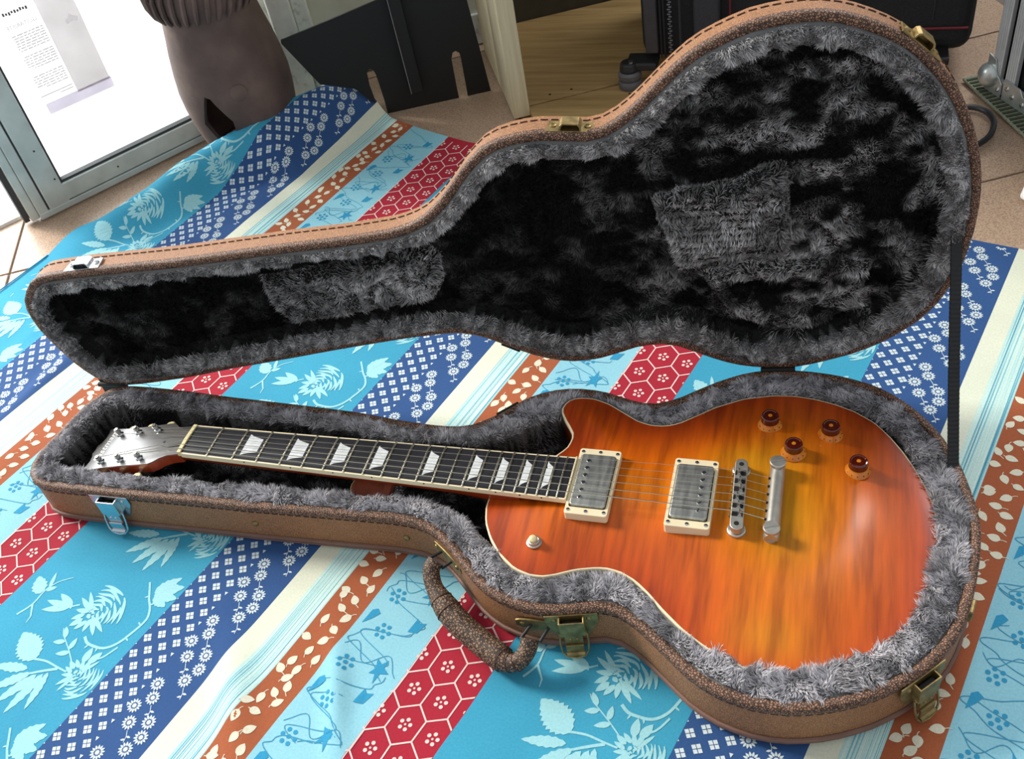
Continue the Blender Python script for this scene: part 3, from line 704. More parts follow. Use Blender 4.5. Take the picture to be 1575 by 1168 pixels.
# turquoise stripe: roses, thorny stems and ragged leaves
fl = Print(); fd = Print()
def rose(P, c, r, rot):
    """full-blown rose: wavy nested petals with thin gaps"""
    c = np.array(c, float); ca, sa = math.cos(rot), math.sin(rot)
    def fr(x, y): return c + np.array([x * ca - y * sa, x * sa + y * ca]) * r
    fo = (0., -.42)
    for k in range(8):
        q = .2 + .155 * k; th = .105 if k < 7 else .13; sp = 1.25 - .05 * k
        for a0, a1 in ((-sp, -.08 if k % 2 else .22), ((.0 if k % 2 else .32), sp)):
            n_ = 9; A = [a0 + (a1 - a0) * i / n_ for i in range(n_ + 1)]
            wv = lambda a, o: (fo[0] + math.sin(a) * (q + o + .03 * math.sin(a * 7 + k * 2)) * .93, fo[1] + math.cos(a) * (q + o + .03 * math.sin(a * 7 + k * 2)))
            outer = [fr(*wv(a, th * .5 * math.sin(math.pi * (i + .35) / (n_ + .7)) + .01)) for i, a in enumerate(A)]
            inner = [fr(*wv(a, -th * .5 * math.sin(math.pi * (i + .35) / (n_ + .7)) - .01)) for i, a in enumerate(A)]
            P.poly(outer + inner[::-1])
    for sx in (-1, 1):
        for y0, y1, x1, w in ((-.35, -.75, .55, .2), (-.3, -.45, .95, .2), (-.25, -.12, 1.02, .17), (-.5, -1.0, .25, .2)):
            P.leaf(fr(sx * .16, y0), fr(sx * x1, y1), r * w, 6)
    P.leaf(fr(-.1, -.42), fr(.14, -.4), r * .16, 5); P.leaf(fr(0, -.6), fr(0, -1.12), r * .24, 6)
def ragged(P, p0, p1, w, n=9): P.leaf(p0, p1, w, n * 2, jag=.17)
for b in PB:
    o_ = b - 85
    for j in range(-3, 6):
        y0 = j * 199.; T = lambda x, y: np.array([o_ + x, y + y0]); one = Print()
        rose(one, T(4, -194), 32, -.5); rose(one, T(52, -264), 25, -1.9)
        one.line(smooth([T(16, -226), T(24, -230), T(33, -230), T(48, -226), T(58, -214), T(63, -196), T(65, -178), T(58, -166), T(47, -157), T(38, -148), T(30, -140)]), 3.4, 2.4)
        for q in ((40, -228, 43, -234), (61, -205, 67, -207), (52, -162, 58, -159), (64, -186, 59, -184), (44, -154, 40, -158), (28, -231, 27, -237)): one.leaf(T(q[0], q[1]), T(q[2], q[3]), 2.2, 3)
        ragged(one, T(-14, -273), T(-56, -256), 28)
        for q in ((46, -148, 74, -126, 15), (48, -150, 77, -142, 14), (45, -146, 62, -118, 12), (50, -152, 72, -156, 12)): ragged(one, T(q[0], q[1]), T(q[2], q[3]), q[4], 5)
        one.line(smooth([T(-16, -273), T(0, -268), T(17, -267), T(32, -266)]), 2.6, 2); one.line(smooth([T(-16, -294), T(-6, -288), T(4, -280), T(20, -268)]), 2, 3.4)
        for q in ((10, -280, 8, -332, 11), (4, -284, -12, -330, 11), (-4, -286, -32, -322, 11), (-12, -284, -52, -300, 11), (14, -276, 26, -318, 9)): ragged(one, T(q[0], q[1]), T(q[2], q[3]), q[4], 6)
        for q in ((-32, -208, -62, -226, 9), (-32, -208, -66, -214, 9), (-30, -206, -58, -200, 9)): one.leaf(T(q[0], q[1]), T(q[2], q[3]), q[4], 6)
        one.line(smooth([T(-24, -200), T(-32, -207), T(-30, -208)]), 2)
        one.line(smooth([T(30, -256), T(12, -246), T(-9, -236), T(-16, -230)]), 1.6, 1)
        for q in ((12, -246, 9, -231), (16, -248, 2, -257), (-4, -238, -15, -227), (0, -241, -13, -248)): one.leaf(T(q[0], q[1]), T(q[2], q[3]), 6.4, 6)
        one.leaf(T(40, -250), T(36, -231), 9); one.leaf(T(46, -248), T(51, -230), 9); one.line(smooth([T(46, -244), T(56, -234), T(62, -218)]), 2.2)
        # budding stalk near the red edge
        one.line(smooth([T(-84, -244), T(-78, -226), T(-80, -206), T(-74, -190), T(-62, -178)]), 2.6, 1); one.leaf(T(-80, -206), T(-70, -196), 6, 5); ragged(one, T(-82, -212), T(-104, -196), 17, 5); one.leaf(T(-78, -202), T(-88, -182), 5, 5); one.line([T(-78, -226), T(-66, -238), T(-64, -246)], 2.6, 1)
        one.clip(b - 198.5, b - 8.5); fl.p += one.p
fl.build('rose_print', INK_PALE)
hem = MB().tube([tuple(cloth_pt([-654.], [u])[0]) if False else (CN[0] * 655.5 + CU[0] * u, CN[1] * 655.5 + CU[1] * u, 1.0) for u in range(-630, 270, 15)], 1.1, 6).build('hem', INK_TEAL, cloth)

# ================================================================== guitar case
case = empty('guitar_case', 'open brown leathered guitar case with grey plush lining, its lid standing upright', 'guitar case')
ZR = 65.
def stripmesh(poly, prof, fr):
    """sweep a profile [(outward offset, height)] round a closed outline"""
    n = len(poly); nrm = normals2(poly); V = []; F = []
    for off, h in prof:
        Q = poly + nrm * off
        V += [fr(x, y, h) for x, y in Q]
    for k in range(len(prof) - 1):
        for i in range(n):
            j = (i + 1) % n; F.append((k * n + i, k * n + j, (k + 1) * n + j, (k + 1) * n + i))
    return V, F
idf = lambda x, y, z: (x, y, z)
n = len(RIM)
V, F = stripmesh(RIM, [(-14, 2.), (-5, 2.2), (-1.5, 4), (0, 8), (.8, 30), (0, 58), (-5, 58), (-5, 8), (-14, 7)], idf)
m = MB().add(V, F); m.f.append(tuple(range(n))[::-1]); m.f.append(tuple(range(8 * n, 9 * n)))
m.build('lower_shell', MAT['tolex'], case, True, angle=50)
V, F = stripmesh(RIM, [(.2, 55.5), (1.8, 57), (2.2, 61), (1.2, 64.4), (-2, 65.6), (-6.5, 65.2), (-8, 62), (-6, 57), (.2, 55.5)], idf)
MB().add(V, F).build('rim_band', MAT['band'], case, True, angle=60)
MB().tube([(x, y, 10.5) for x, y in RIM + normals2(RIM) * .9], 2.6, 8, closed=True, up=(0, 0, 1)).build('welt', MAT['welt'], case, True)
MB().tube([(x, y, 3.6) for x, y in RIM - normals2(RIM) * .8], 2.2, 8, closed=True, up=(0, 0, 1)).build('base_edge', MAT['welt'], case, True)
def stitches(poly, h, fr, L=6.5, gap=3.2, r=.55, off=.6):
    Q = poly + normals2(poly) * off; Q = np.vstack([Q, Q[:1]]); s = np.r_[0, np.cumsum(np.linalg.norm(np.diff(Q, axis=0), axis=1))]
    m = MB(); a = 0.
    while a < s[-1] - L:
        P = [fr(np.interp(b, s, Q[:, 0]), np.interp(b, s, Q[:, 1]), h) for b in (a, a + L / 2, a + L)]; m.tube(P, r, 5); a += L + gap
    return m
st = stitches(RIM, 54.2, idf).build('stitching', MAT['thread'], case); tag(st, kind='stuff')

# ---- lid: local frame on the hinge line, standing upright
LA = Vector((652., 206.7, 65.)); LU = Vector((0.99140694, 0.13081391, 0.)); LW = Vector((-0.00136986, 0.0103818, 0.99994517)); LN = Vector((-0.13080674, 0.99135258, -0.01047178))
LAn, LUn, LWn, LNn = (np.array(q) for q in (LA, LU, LW, LN))
def lf_(s, t, d): return tuple(LAn + LUn * s + LWn * t + LNn * d)
def lfv(P): P = np.asarray(P, float); return LAn + P[:, :1] * LUn + P[:, 1:2] * LWn + P[:, 2:3] * LNn
LAX = (tuple(LU), tuple(LW), tuple(LN))
V, F = stripmesh(LID, [(-5, 10), (-5, 1.5), (0, 1.5), (.6, 20), (0, 36), (-3, 40), (-12, 42.5), (-40, 46), (-41, 44), (-10, 39)], lf_)
m = MB().add(V, F); n2 = len(LID)
back = inset(LID, 40)
lid = m.build('lid', MAT['tolex'], case, True, angle=50); lid['label'] = 'upright lid of the case'
bv, bf = fillmesh(inset(LID, 30), 14); bd = pdist(bv, LID)
link('lid_back', npmesh('lid_back', lfv(np.c_[bv, 44 + 6 * sstep(25, 110, bd)]), bf), MAT['tolex'], lid, True)
V, F = stripmesh(LID, [(.2, 9.5), (1.8, 8), (2.1, 4), (1.2, .7), (-2, -.6), (-6.5, -.2), (-8, 3), (-6, 8), (.2, 9.5)], lf_)
MB().add(V, F).build('lid_rim_band', MAT['band'], lid, True, angle=60)
st = stitches(LID, 27.5, lf_, 7.5, 3.0, .6, 1.0).build('lid_stitching', MAT['thread'], lid); tag(st, kind='stuff')

# ---- plush lining --------------------------------------------------
def roll_w(x): return 26 + 10 * sstep(330, 420, x)
def low_h(P):
    d = pdist(P, RIM); x = P[:, 0]; y = P[:, 1]; rw = roll_w(x)
    f_ = np.clip((d - 6) / (rw - 5), 0, 1); top = 61.5 + 5.0 * sstep(0, .35, f_) * (1 - .35 * sstep(.8, 1, f_)) + (vnoise(x / 16, y / 16, 3) - .5) * 4.0
    fl = np.full(len(P), 17.)
    fl += 26 * sstep(74, 84, x) * (1 - sstep(192, 204, x))
    blk = np.where(np.abs(y) > 34, 58., 50.)
    k = sstep(258, 268, x) * (1 - sstep(316, 334, x)); fl = fl * (1 - k) + blk * k
    fl += (vnoise(x / 22, y / 22, 8) - .5) * 5
    k = sstep(0, 7, d - rw)
    return top * (1 - k) + np.minimum(fl, 64) * k
NECKPAD = np.array([(-588, 146), (-576, 100), (-562, 79), (-549, 82), (-471, 94), (-405, 105), (-378, 116), (-369, 130), (-370, 167), (-378, 176), (-388, 179), (-452, 167), (-518, 156)], float)[::1]
BODYPAD = np.array([(-126, 224), (-94, 235), (-43, 238), (-21, 252), (4, 256), (10, 227), (14, 162), (8, 146), (-43, 147), (-74, 140), (-98, 130), (-112, 170)], float)
ARCPAD = np.array([(-78, 122), (-66, 98), (-50, 73), (-30, 56), (-7, 46), (20, 42), (45, 46), (70, 60), (92, 92), (100, 130), (70, 138), (20, 136), (-40, 134)], float)
def lid_h(P):
    """depth behind the rim plane"""
    d = pdist(P, LID); s = P[:, 0]; t = P[:, 1]; rw = 21 + 5 * sstep(-330, -250, s)
    top = 2.0 - 5.5 * np.sin(np.pi * np.clip((d - 6) / (rw - 5), 0, 1)) + (vnoise(s / 15, t / 15, 4) - .5) * 3.5
    fl = np.full(len(P), 33.)
    fl -= 6 * fbm(s / 70 + 9, t / 70, 21)
    fl -= 19 * sstep(-1, 8, pdist(P, NECKPAD))
    bp_ = pdist(P, BODYPAD); fl -= 15 * sstep(-1, 9, bp_) - 7 * np.exp(-((s + 8) / 5) ** 2) * (bp_ > 10)
    fl -= np.where(bp_ > 0, 3.5 * np.sin(t / 2.6) ** 2 * sstep(4, 12, bp_), 0)
    fl -= 11 * sstep(-1, 8, pdist(P, ARCPAD)) * (1 - sstep(10, 34, pdist(P, ARCPAD)) * .75)
    fl -= 8 * np.exp(-((s - 35) / 40) ** 2 - ((t - 108) / 9) ** 2)
    k = sstep(0, 7, d - rw)
    return top * (1 - k) + fl * k
lv, lfc = fillmesh(inset(RIM, 6), 4.2); zz = low_h(lv)
bc = np.where(pdist(lv, RIM) < roll_w(lv[:, 0]) + 2, .2, .018)  # lining colour darker below the roll, standing in for recess shade
link('lower_lining', npmesh('lower_lining', np.c_[lv, zz - .5], lfc, cols=np.repeat(bc[:, None], 3, 1)), MAT['plush'], case, True, angle=180)
lv, lfc = fillmesh(inset(LID, 6), 4.2); zz = lid_h(lv)
bc = np.where(pdist(lv, LID) < 22 + 5 * sstep(-330, -250, lv[:, 0]), .2, .014)
link('lid_lining', npmesh('lid_lining', lfv(np.c_[lv, zz + .5]), lfc, cols=np.repeat(bc[:, None], 3, 1)), MAT['plush'], lid, True, angle=180)

def scatter(poly, n):
    lo = poly.min(0); hi = poly.max(0); P = lo + rng.random((int(n), 2)) * (hi - lo); return P
def blades(name, P, N, D, L, W, root, tip, parent):
    """bent strands: 5 points each"""
    k = len(P); L = L[:, None]; W = W[:, None]
    side = np.cross(N, rng.normal(size=(k, 3))); side /= np.linalg.norm(side, axis=1)[:, None] + 1e-9
    N = N / np.linalg.norm(N, axis=1)[:, None]
    mid = P + (N * .62 + D * .28) * L; tp = P + (N * .84 + D * .95) * L
    V = np.stack([P - side * W, P + side * W, mid - side * W * .75, mid + side * W * .75, tp], 1).reshape(-1, 3)
    b = np.arange(k)[:, None] * 5
    me = bpy.data.meshes.new(name); nv = 5 * k
    me.vertices.add(nv); me.vertices.foreach_set('co', (V * MM).astype(np.float32).ravel())
    quads = (b + np.array([[0, 1, 3, 2]])); tris = (b + np.array([[2, 3, 4]]))
    loops = np.concatenate([quads, tris], 1).ravel().astype(np.int32)
    me.loops.add(len(loops)); me.loops.foreach_set('vertex_index', loops)
    st_ = np.empty(2 * k, np.int32); st_[0::2] = np.arange(k) * 7; st_[1::2] = np.arange(k) * 7 + 4
    me.polygons.add(2 * k); me.polygons.foreach_set('loop_start', st_)
    tot = np.empty(2 * k, np.int32); tot[0::2] = 4; tot[1::2] = 3
    try: me.polygons.foreach_set('loop_total', tot)
    except Exception: pass
    me.update(calc_edges=True); me.validate()
    mdc = root * .45 + tip * .55
    C = np.stack([root, root, mdc, mdc, tip], 1).reshape(-1, 3)
    a = me.color_attributes.new('Col', 'FLOAT_COLOR', 'POINT'); a.data.foreach_set('color', np.c_[C, np.ones(nv)].astype(np.float32).ravel())
    for p in (): pass
    o = link(name, me, MAT['plush'], parent); tag(o, kind='stuff'); return o
def grad(fn, P, e=1.5):
    dx = (fn(P + (e, 0)) - fn(P - (e, 0))) / (2 * e); dy = (fn(P + (0, e)) - fn(P - (0, e))) / (2 * e); return dx, dy
def nap(P, seed, sc):
    a = (fbm(P[:, 0] / sc, P[:, 1] / sc, seed) * 14 + fbm(P[:, 0] / (sc * .3), P[:, 1] / (sc * .3), seed + 5, 2) * 4)
    return np.c_[np.cos(a), np.sin(a)]
GREYT = np.array([1.0, .985, 1.0])

# lower tray strands
P = scatter(RIM, 640000); d = pdist(P, RIM); db = pdist(P, BODY); x = P[:, 0]
tail = (x > 655 - 30 * (P[:, 1] < -120)) & (P[:, 1] < 60); keep = (d > 9.5) & (db < np.where(tail, 9, -2.5)); onroll = d < roll_w(x) + 9
keep &= onroll | (rng.random(len(P)) < np.where((x < 350), .35, .35))
P = P[keep]; d = d[keep]; onroll = onroll[keep]; k = len(P)
h = low_h(P); gx, gy = grad(low_h, P); N = np.c_[-gx, -gy, np.ones(k)]; N /= np.linalg.norm(N, axis=1)[:, None]
nd = nap(P, 31, 34); D = np.c_[nd * .9, np.zeros(k)] + rng.normal(size=(k, 3)) * .22
# strands near the outer band lean outward, over the band's edge
dx, dy = grad(lambda q: pdist(q, RIM), P, 2.); outw = np.c_[-dx, -dy]; D[:, :2] += outw * (.35 * (1 - sstep(8, 20, d)))[:, None]
L = (3.8 + 2.2 * rng.random(k)) * np.where(onroll, 1, .9); W = np.full(k, .34) + .2 * rng.random(k)
pt = fbm(P[:, 0] / 20, P[:, 1] / 20, 41); onroll = d < roll_w(P[:, 0]) + 1.5; tuft = fbm(P[:, 0] / 4.2, P[:, 1] / 4.2, 43, 2)
b_ = np.minimum((.48 + .44 * sstep(.34, .64, pt)) * (.75 + .55 * sstep(.3, .7, tuft)) * (.7 + .6 * rng.random(k)), .9)
b_ = np.where(onroll, b_, b_ * .2 * (.25 + 1.3 * sstep(.42, .66, pt)))  # pile below the roll darkened in its colour, recess shade painted in
tip = b_[:, None] * np.array([.97, .95, 1.0]); root = tip * .5
blades('lower_fur', np.c_[P, h - .8], N, D, L, W, root, tip, case)

# lid strands
P = scatter(LID, 820000); d = pdist(P, LID); s = P[:, 0]; rw = 21 + 5 * sstep(-330, -250, s)
onroll = d < rw + 2
keep = (d > 10.0) & (onroll | (rng.random(len(P)) < .5)); P = P[keep]; d = d[keep]; onroll = onroll[keep]; s = P[:, 0]; t_ = P[:, 1]; k = len(P)
h = lid_h(P); gx, gy = grad(lid_h, P); Nl = np.c_[gx, gy, -np.ones(k)]; Nl /= np.linalg.norm(Nl, axis=1)[:, None]
nd = nap(P, 61, 40); Dl = np.c_[nd * (.45 + .45 * sstep(10, 20, d))[:, None], np.zeros(k)] + rng.normal(size=(k, 3)) * .25
dx, dy = grad(lambda q: pdist(q, LID), P, 2.); inw = np.c_[dx, dy]; Dl[:, :2] += inw * (.3 * (1 - sstep(10, 20, d)))[:, None]
toW = lambda A: A[:, :1] * LUn + A[:, 1:2] * LWn + A[:, 2:3] * LNn
L = (3.2 + 2.0 * rng.random(k)); W = np.full(k, .34) + .2 * rng.random(k)
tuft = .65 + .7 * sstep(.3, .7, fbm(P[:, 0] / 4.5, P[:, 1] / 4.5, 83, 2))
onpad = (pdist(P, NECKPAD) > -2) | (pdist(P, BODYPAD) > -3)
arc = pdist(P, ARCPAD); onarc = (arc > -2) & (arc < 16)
side = sstep(-260, 60, s)                       # light caught by crushed nap, painted as paler colour, commoner at the body end
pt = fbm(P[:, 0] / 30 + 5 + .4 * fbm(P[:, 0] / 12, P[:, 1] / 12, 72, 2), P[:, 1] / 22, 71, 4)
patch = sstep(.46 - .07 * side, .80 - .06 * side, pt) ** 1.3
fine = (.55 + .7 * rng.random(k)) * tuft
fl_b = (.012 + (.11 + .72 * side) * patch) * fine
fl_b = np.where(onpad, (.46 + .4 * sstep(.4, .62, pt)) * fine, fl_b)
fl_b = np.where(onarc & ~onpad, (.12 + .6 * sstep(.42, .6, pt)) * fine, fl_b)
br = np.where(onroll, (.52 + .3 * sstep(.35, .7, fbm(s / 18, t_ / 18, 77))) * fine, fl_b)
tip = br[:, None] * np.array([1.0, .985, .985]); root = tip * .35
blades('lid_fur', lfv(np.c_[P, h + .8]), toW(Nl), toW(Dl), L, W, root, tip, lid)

# ---- hardware ------------------------------------------------------
def wall_frame(p, q=None, off=1.0):
    """nearest point of the rim outline: position, tangent, outward normal"""
    i = int(np.argmin(((RIM - np.array(p)) ** 2).sum(1))); nr = normals2(RIM)[i]; ta = np.array([-nr[1], nr[0]])
    return np.array([RIM[i][0] + nr[0] * off, RIM[i][1] + nr[1] * off]), ta, nr
def latch(p, mat, label, drop=0):
    c, ta, nr = wall_frame(p); ax = ((ta[0], ta[1], 0), (nr[0], nr[1], 0), (0, 0, 1))
    W_ = lambda a, o, z: (c[0] + ta[0] * a + nr[0] * o, c[1] + ta[1] * a + nr[1] * o, z)
    plate = MB()
    plate.add([W_(a, o, z) for o in (0.4, 2.2) for a, z in ((-26, 60), (26, 60), (26, 47), (16, 26), (-16, 26), (-26, 47))],
              [(0, 1, 2, 3, 4, 5), (11, 10, 9, 8, 7, 6)] + [(i, (i + 1) % 6, 6 + (i + 1) % 6, 6 + i) for i in range(6)])
    plate = plate.build('latch', mat, case, bevel=.6); plate['label'] = label
    k = MB()                                     # hollow keeper, open at the top
    k.box(W_(0, 10, 47), (25, 1.6, 22), ax).box(W_(-11.7, 6, 47), (1.6, 8, 22), ax).box(W_(11.7, 6, 47), (1.6, 8, 22), ax).box(W_(0, 6, 37), (25, 8, 1.6), ax)
    k.build('latch_cover', mat, plate, bevel=.5)
    MB().box(W_(0, 6, 46), (17, 4, 14), ax).build('latch_recess', MAT['hole'], plate)
    lv_ = MB().box(W_(0, 9, 29), (18, 3.4, 16), ax).box(W_(0, 12, 16 + drop), (18, 2.4, 15), ax)
    lv_.cyl(W_(-13, 7, 37), W_(13, 7, 37), 2.3, n=12); lv_.build('lever', mat, plate, bevel=.6)
    hk = MB(); hk.cyl(W_(-9, 13, 9.5 + drop), W_(9, 13, 9.5 + drop), 3.0, n=12); hk.build('thumb_roll', mat, plate, True)
    loop = [W_(-13, 7, 37), W_(-14, 10, 26), W_(-13, 13, 14), W_(-9, 15, 8), W_(0, 16, 6.5), W_(9, 15, 8), W_(13, 13, 14), W_(14, 10, 26), W_(13, 7, 37)]
    MB().tube(loop, 1.1, 8).build('wire_loop', mat, plate, True)
    for a in (-17, 17): MB().lathe([(2.6, 0), (2.4, .9), (1.2, 1.5), (.2, 1.6)], W_(a, 2.2, 53), 14, ((ta[0], ta[1], 0), (0, 0, 1), (nr[0], nr[1], 0))).build('rivet', mat, plate, True)
    for a in (-3.4, 3.4): MB().cyl(W_(a, 9.5, 32), W_(a, 11.4, 31), 1.5, n=10).build('rivet', mat, plate, True)
latch((-87, -76), MAT['chrome'], 'chrome draw latch')
latch((493, -140), MAT['brass'], 'antique brass draw latch')
latch((803, -156), MAT['brass'], 'antique brass draw latch')
c, ta, nr = wall_frame((845, -80)); MB().box((c[0] + nr[0] * 2, c[1] + nr[1] * 2, 47), (16, 5, 15), ((ta[0], ta[1], 0), (nr[0], nr[1], 0), (0, 0, 1))).build('latch_stop', MAT['brass'], case, bevel=1.2)
for p, z in (((102, -72), 34), ((280, -70), 34)):
    c, ta, nr = wall_frame(p, off=.6); a3 = ((ta[0], ta[1], 0), (0, 0, 1), (nr[0], nr[1], 0))
    MB().lathe([(4, 0), (3.9, 1.2), (3, 2.4), (1.2, 3), (.2, 3.1)], (c[0], c[1], z), 16, a3).build('stud', MAT['brass'], case, True)

# handle
hp = [Vector(q) for q in ((330, -92, 42), (327, -101, 38), (333, -115, 31), (348, -131, 25), (368, -147, 20), (392, -161, 17), (414, -173, 16), (430, -181, 18), (442, -181, 24), (449, -172, 31), (450, -163, 37))]
def spl(P, n):
    out = []
    m = len(P)
    for i in range(m - 1):
        p0, p1, p2, p3 = P[max(i - 1, 0)], P[i], P[i + 1], P[min(i + 2, m - 1)]
        for k in range(n):
            t_ = k / n; out.append(.5 * ((2 * p1) + (p2 - p0) * t_ + (2 * p0 - 5 * p1 + 4 * p2 - p3) * t_ ** 2 + (3 * p1 - p0 - 3 * p2 + p3) * t_ ** 3))
    return out + [P[-1]]
path = spl(hp, 5); mN = len(path)
rad = [9.0 + 4.5 * float(sstep(10, 17, i) * (1 - sstep(mN - 20, mN - 14, i))) for i in range(mN)]
grip = MB().tube(path, rad, 16).build('handle', MAT['handle'], case, True, angle=60)
for i in (14, 17, mN - 18, mN - 15, mN - 12):
    a_, b_2 = path[i - 1], path[i + 1]; c_ = path[i]; d_ = (b_2 - a_).normalized(); u_ = d_.orthogonal().normalized(); w_ = d_.cross(u_); r_ = rad[i] + .15
    MB().tube([c_ + (u_ * math.cos(q * .3142) + w_ * math.sin(q * .3142)) * r_ for q in range(20)], .55, 5, closed=True).build('grip_seam', MAT['thread'], grip)
for p, pe in (((343, -84), hp[0]), ((455, -157), hp[-1])):
    c, ta, nr = wall_frame(p, off=.6); a3 = ((ta[0], ta[1], 0), (nr[0], nr[1], 0), (0, 0, 1))
    poly = [(-27 + 8 * (1 - math.cos(q)) if False else 27 * math.cos(q), 8.5 * math.sin(q)) for q in np.linspace(0, 2 * math.pi, 24, endpoint=False)]
    mp = MB().prism([(max(-26, min(26, x * 1.15)), y) for x, y in poly], 0.2, 2.4, lambda a, z, o: (c[0] + ta[0] * a + nr[0] * o, c[1] + ta[1] * a + nr[1] * o, 40 + z)).build('handle_plate', MAT['brass'], case, bevel=.5)
    for a in (-19, 19): MB().lathe([(2.8, 0), (2.4, 1), (.3, 1.7)], (c[0] + ta[0] * a + nr[0] * 2.4, c[1] + ta[1] * a + nr[1] * 2.4, 40), 14, ((ta[0], ta[1], 0), (0, 0, 1), (nr[0], nr[1], 0))).build('rivet', MAT['brass'], mp, True)
    for a in (-9, 9):
        q = Vector((c[0] + ta[0] * a, c[1] + ta[1] * a, 40)); e = Vector(pe) + Vector((ta[0] * a * 1.1, ta[1] * a * 1.1, -3)); MB().tube([q, q.lerp(e, .6), e], 1.7, 8).build('handle_bail', MAT['black_metal'], mp, True)

# lid strike plates
def strike(s0, mat, label):
    # point of the lid outline nearest the given place, on the wall
    i = int(np.argmin(((LID - np.array(s0)) ** 2).sum(1))); nr = normals2(LID)[i]; ta = np.array([-nr[1], nr[0]])
    T3 = lambda v: (LUn * v[0] + LWn * v[1])
    X, Y, Z = T3(ta), LNn, T3(nr); c = np.array(lf_(LID[i][0], LID[i][1], 12)) + Z * .8
    ax = (tuple(X), tuple(Y), tuple(Z)); W_ = lambda a, d_, o: tuple(c + X * a + Y * d_ + Z * o)
    pl = MB().add([W_(a, d_, o) for o in (0, 1.8) for a, d_ in ((-24, -9), (24, -9), (22, 11), (-22, 11))], [(0, 1, 2, 3), (7, 6, 5, 4), (0, 4, 5, 1), (1, 5, 6, 2), (2, 6, 7, 3), (3, 7, 4, 0)]).build('strike_plate', mat, lid, bevel=.5)
    pl['label'] = label
    arch = []
    for o, w_ in ((1.5, 11), (7, 10), (9, 7.5)): arch.append((o, w_))
    mb = MB(); prof = [(-11, 1.2), (-10.5, 6.5), (-8, 9), (8, 9), (10.5, 6.5), (11, 1.2)]
    n_ = len(prof); V = [W_(a, d_, o) for d_ in (-8, 7) for a, o in prof]; F = [(i_, i_ + 1, n_ + i_ + 1, n_ + i_) for i_ in range(n_ - 1)]
    V += [W_(a * .84, d_, o - 1.5) for d_ in (-8, 7) for a, o in prof]; F += [(2 * n_ + i_ + 1, 2 * n_ + i_, 3 * n_ + i_, 3 * n_ + i_ + 1) for i_ in range(n_ - 1)]
    F += [(i_, 2 * n_ + i_, 2 * n_ + i_ + 1, i_ + 1) for i_ in range(n_ - 1)] + [(n_ + i_ + 1, 3 * n_ + i_ + 1, 3 * n_ + i_, n_ + i_) for i_ in range(n_ - 1)]
    F += [tuple(range(n_, 2 * n_))]
    mb.add(V, F).build('strike_hook', mat, pl, bevel=.4)
    for a in (-17, 17): MB().lathe([(3.6, 0), (3.2, 1.2), (1.6, 1.8), (1.3, 1.0), (.2, 1.0)], W_(a, 1, 1.8), 14, (tuple(X), tuple(Y), tuple(Z))).build('rivet', mat, pl, True)
strike((-788, 178), MAT['chrome'], 'chrome strike plate')
strike((-207, 318), MAT['brass'], 'antique brass strike plate')
strike((122, 378), MAT['brass'], 'antique brass strike plate')

# hinges
for (x, y) in ((657, 207), (-180, 98)):
    ax = (tuple(LU), (-LU[1], LU[0], 0), (0, 0, 1))
    hg = MB().cyl(Vector((x, y, 66)) - LU * 19, Vector((x, y, 66)) + LU * 19, 3.2, n=12)
    hg.box(Vector((x, y + 2.5, 56)), (38, 1.6, 20), ax).box(Vector((x, y + 4, 76)), (38, 1.6, 18), ax); hg.build('hinge', MAT['black_metal'], case, bevel=.4)
i = int(np.argmin(((LID - np.array((-301, 44))) ** 2).sum(1)))
p = np.array(lf_(LID[i][0], LID[i][1] - 4, 8)); MB().box(p, (24, 7, 9), (tuple((LU * .86 - LW * .5)), tuple(LN), tuple(LW * .86 + LU * .5))).build('hinge_leaf', MAT['black_metal'], lid, bevel=.6)
c, ta, nr = wall_frame((361, 112), off=2.5); MB().box((c[0], c[1], 60), (30, 3.2, 10), ((ta[0], ta[1], 0), (nr[0], nr[1], 0), (0, 0, 1))).build('hinge_leaf', MAT['black_metal'], case, bevel=.6)

# webbing stay between lid and tray
A0 = np.array(lf_(172, 184, 4)); B0 = np.array((838., 76., 58.))
mb = MB(); d_ = B0 - A0; Ls = np.linalg.norm(d_); d_ /= Ls; nv_ = np.cross(d_, np.array([.75, -.2, .6])); sd = np.array([.80, .60, 0.]); sd -= d_ * sd.dot(d_); sd /= np.linalg.norm(sd); up_ = np.cross(sd, d_)
N_ = 110; V = []; F = []
for i in range(N_ + 1):
    f = i / N_; c = A0 + d_ * Ls * f + np.array([0, 0, -6 * math.sin(math.pi * f)]); th = 1.0 if i % 2 else .55
    for a, b in ((-1, -1), (1, -1), (1, 1), (-1, 1)): V.append(tuple(c + sd * 6.2 * a + up_ * th * b))
for i in range(N_):
    for k_ in range(4): F.append((i * 4 + k_, i * 4 + (k_ + 1) % 4, (i + 1) * 4 + (k_ + 1) % 4, (i + 1) * 4 + k_))
F += [(0, 1, 2, 3), (N_ * 4 + 3, N_ * 4 + 2, N_ * 4 + 1, N_ * 4)]
mb.add(V, F).build('stay_strap', MAT['web'], case)

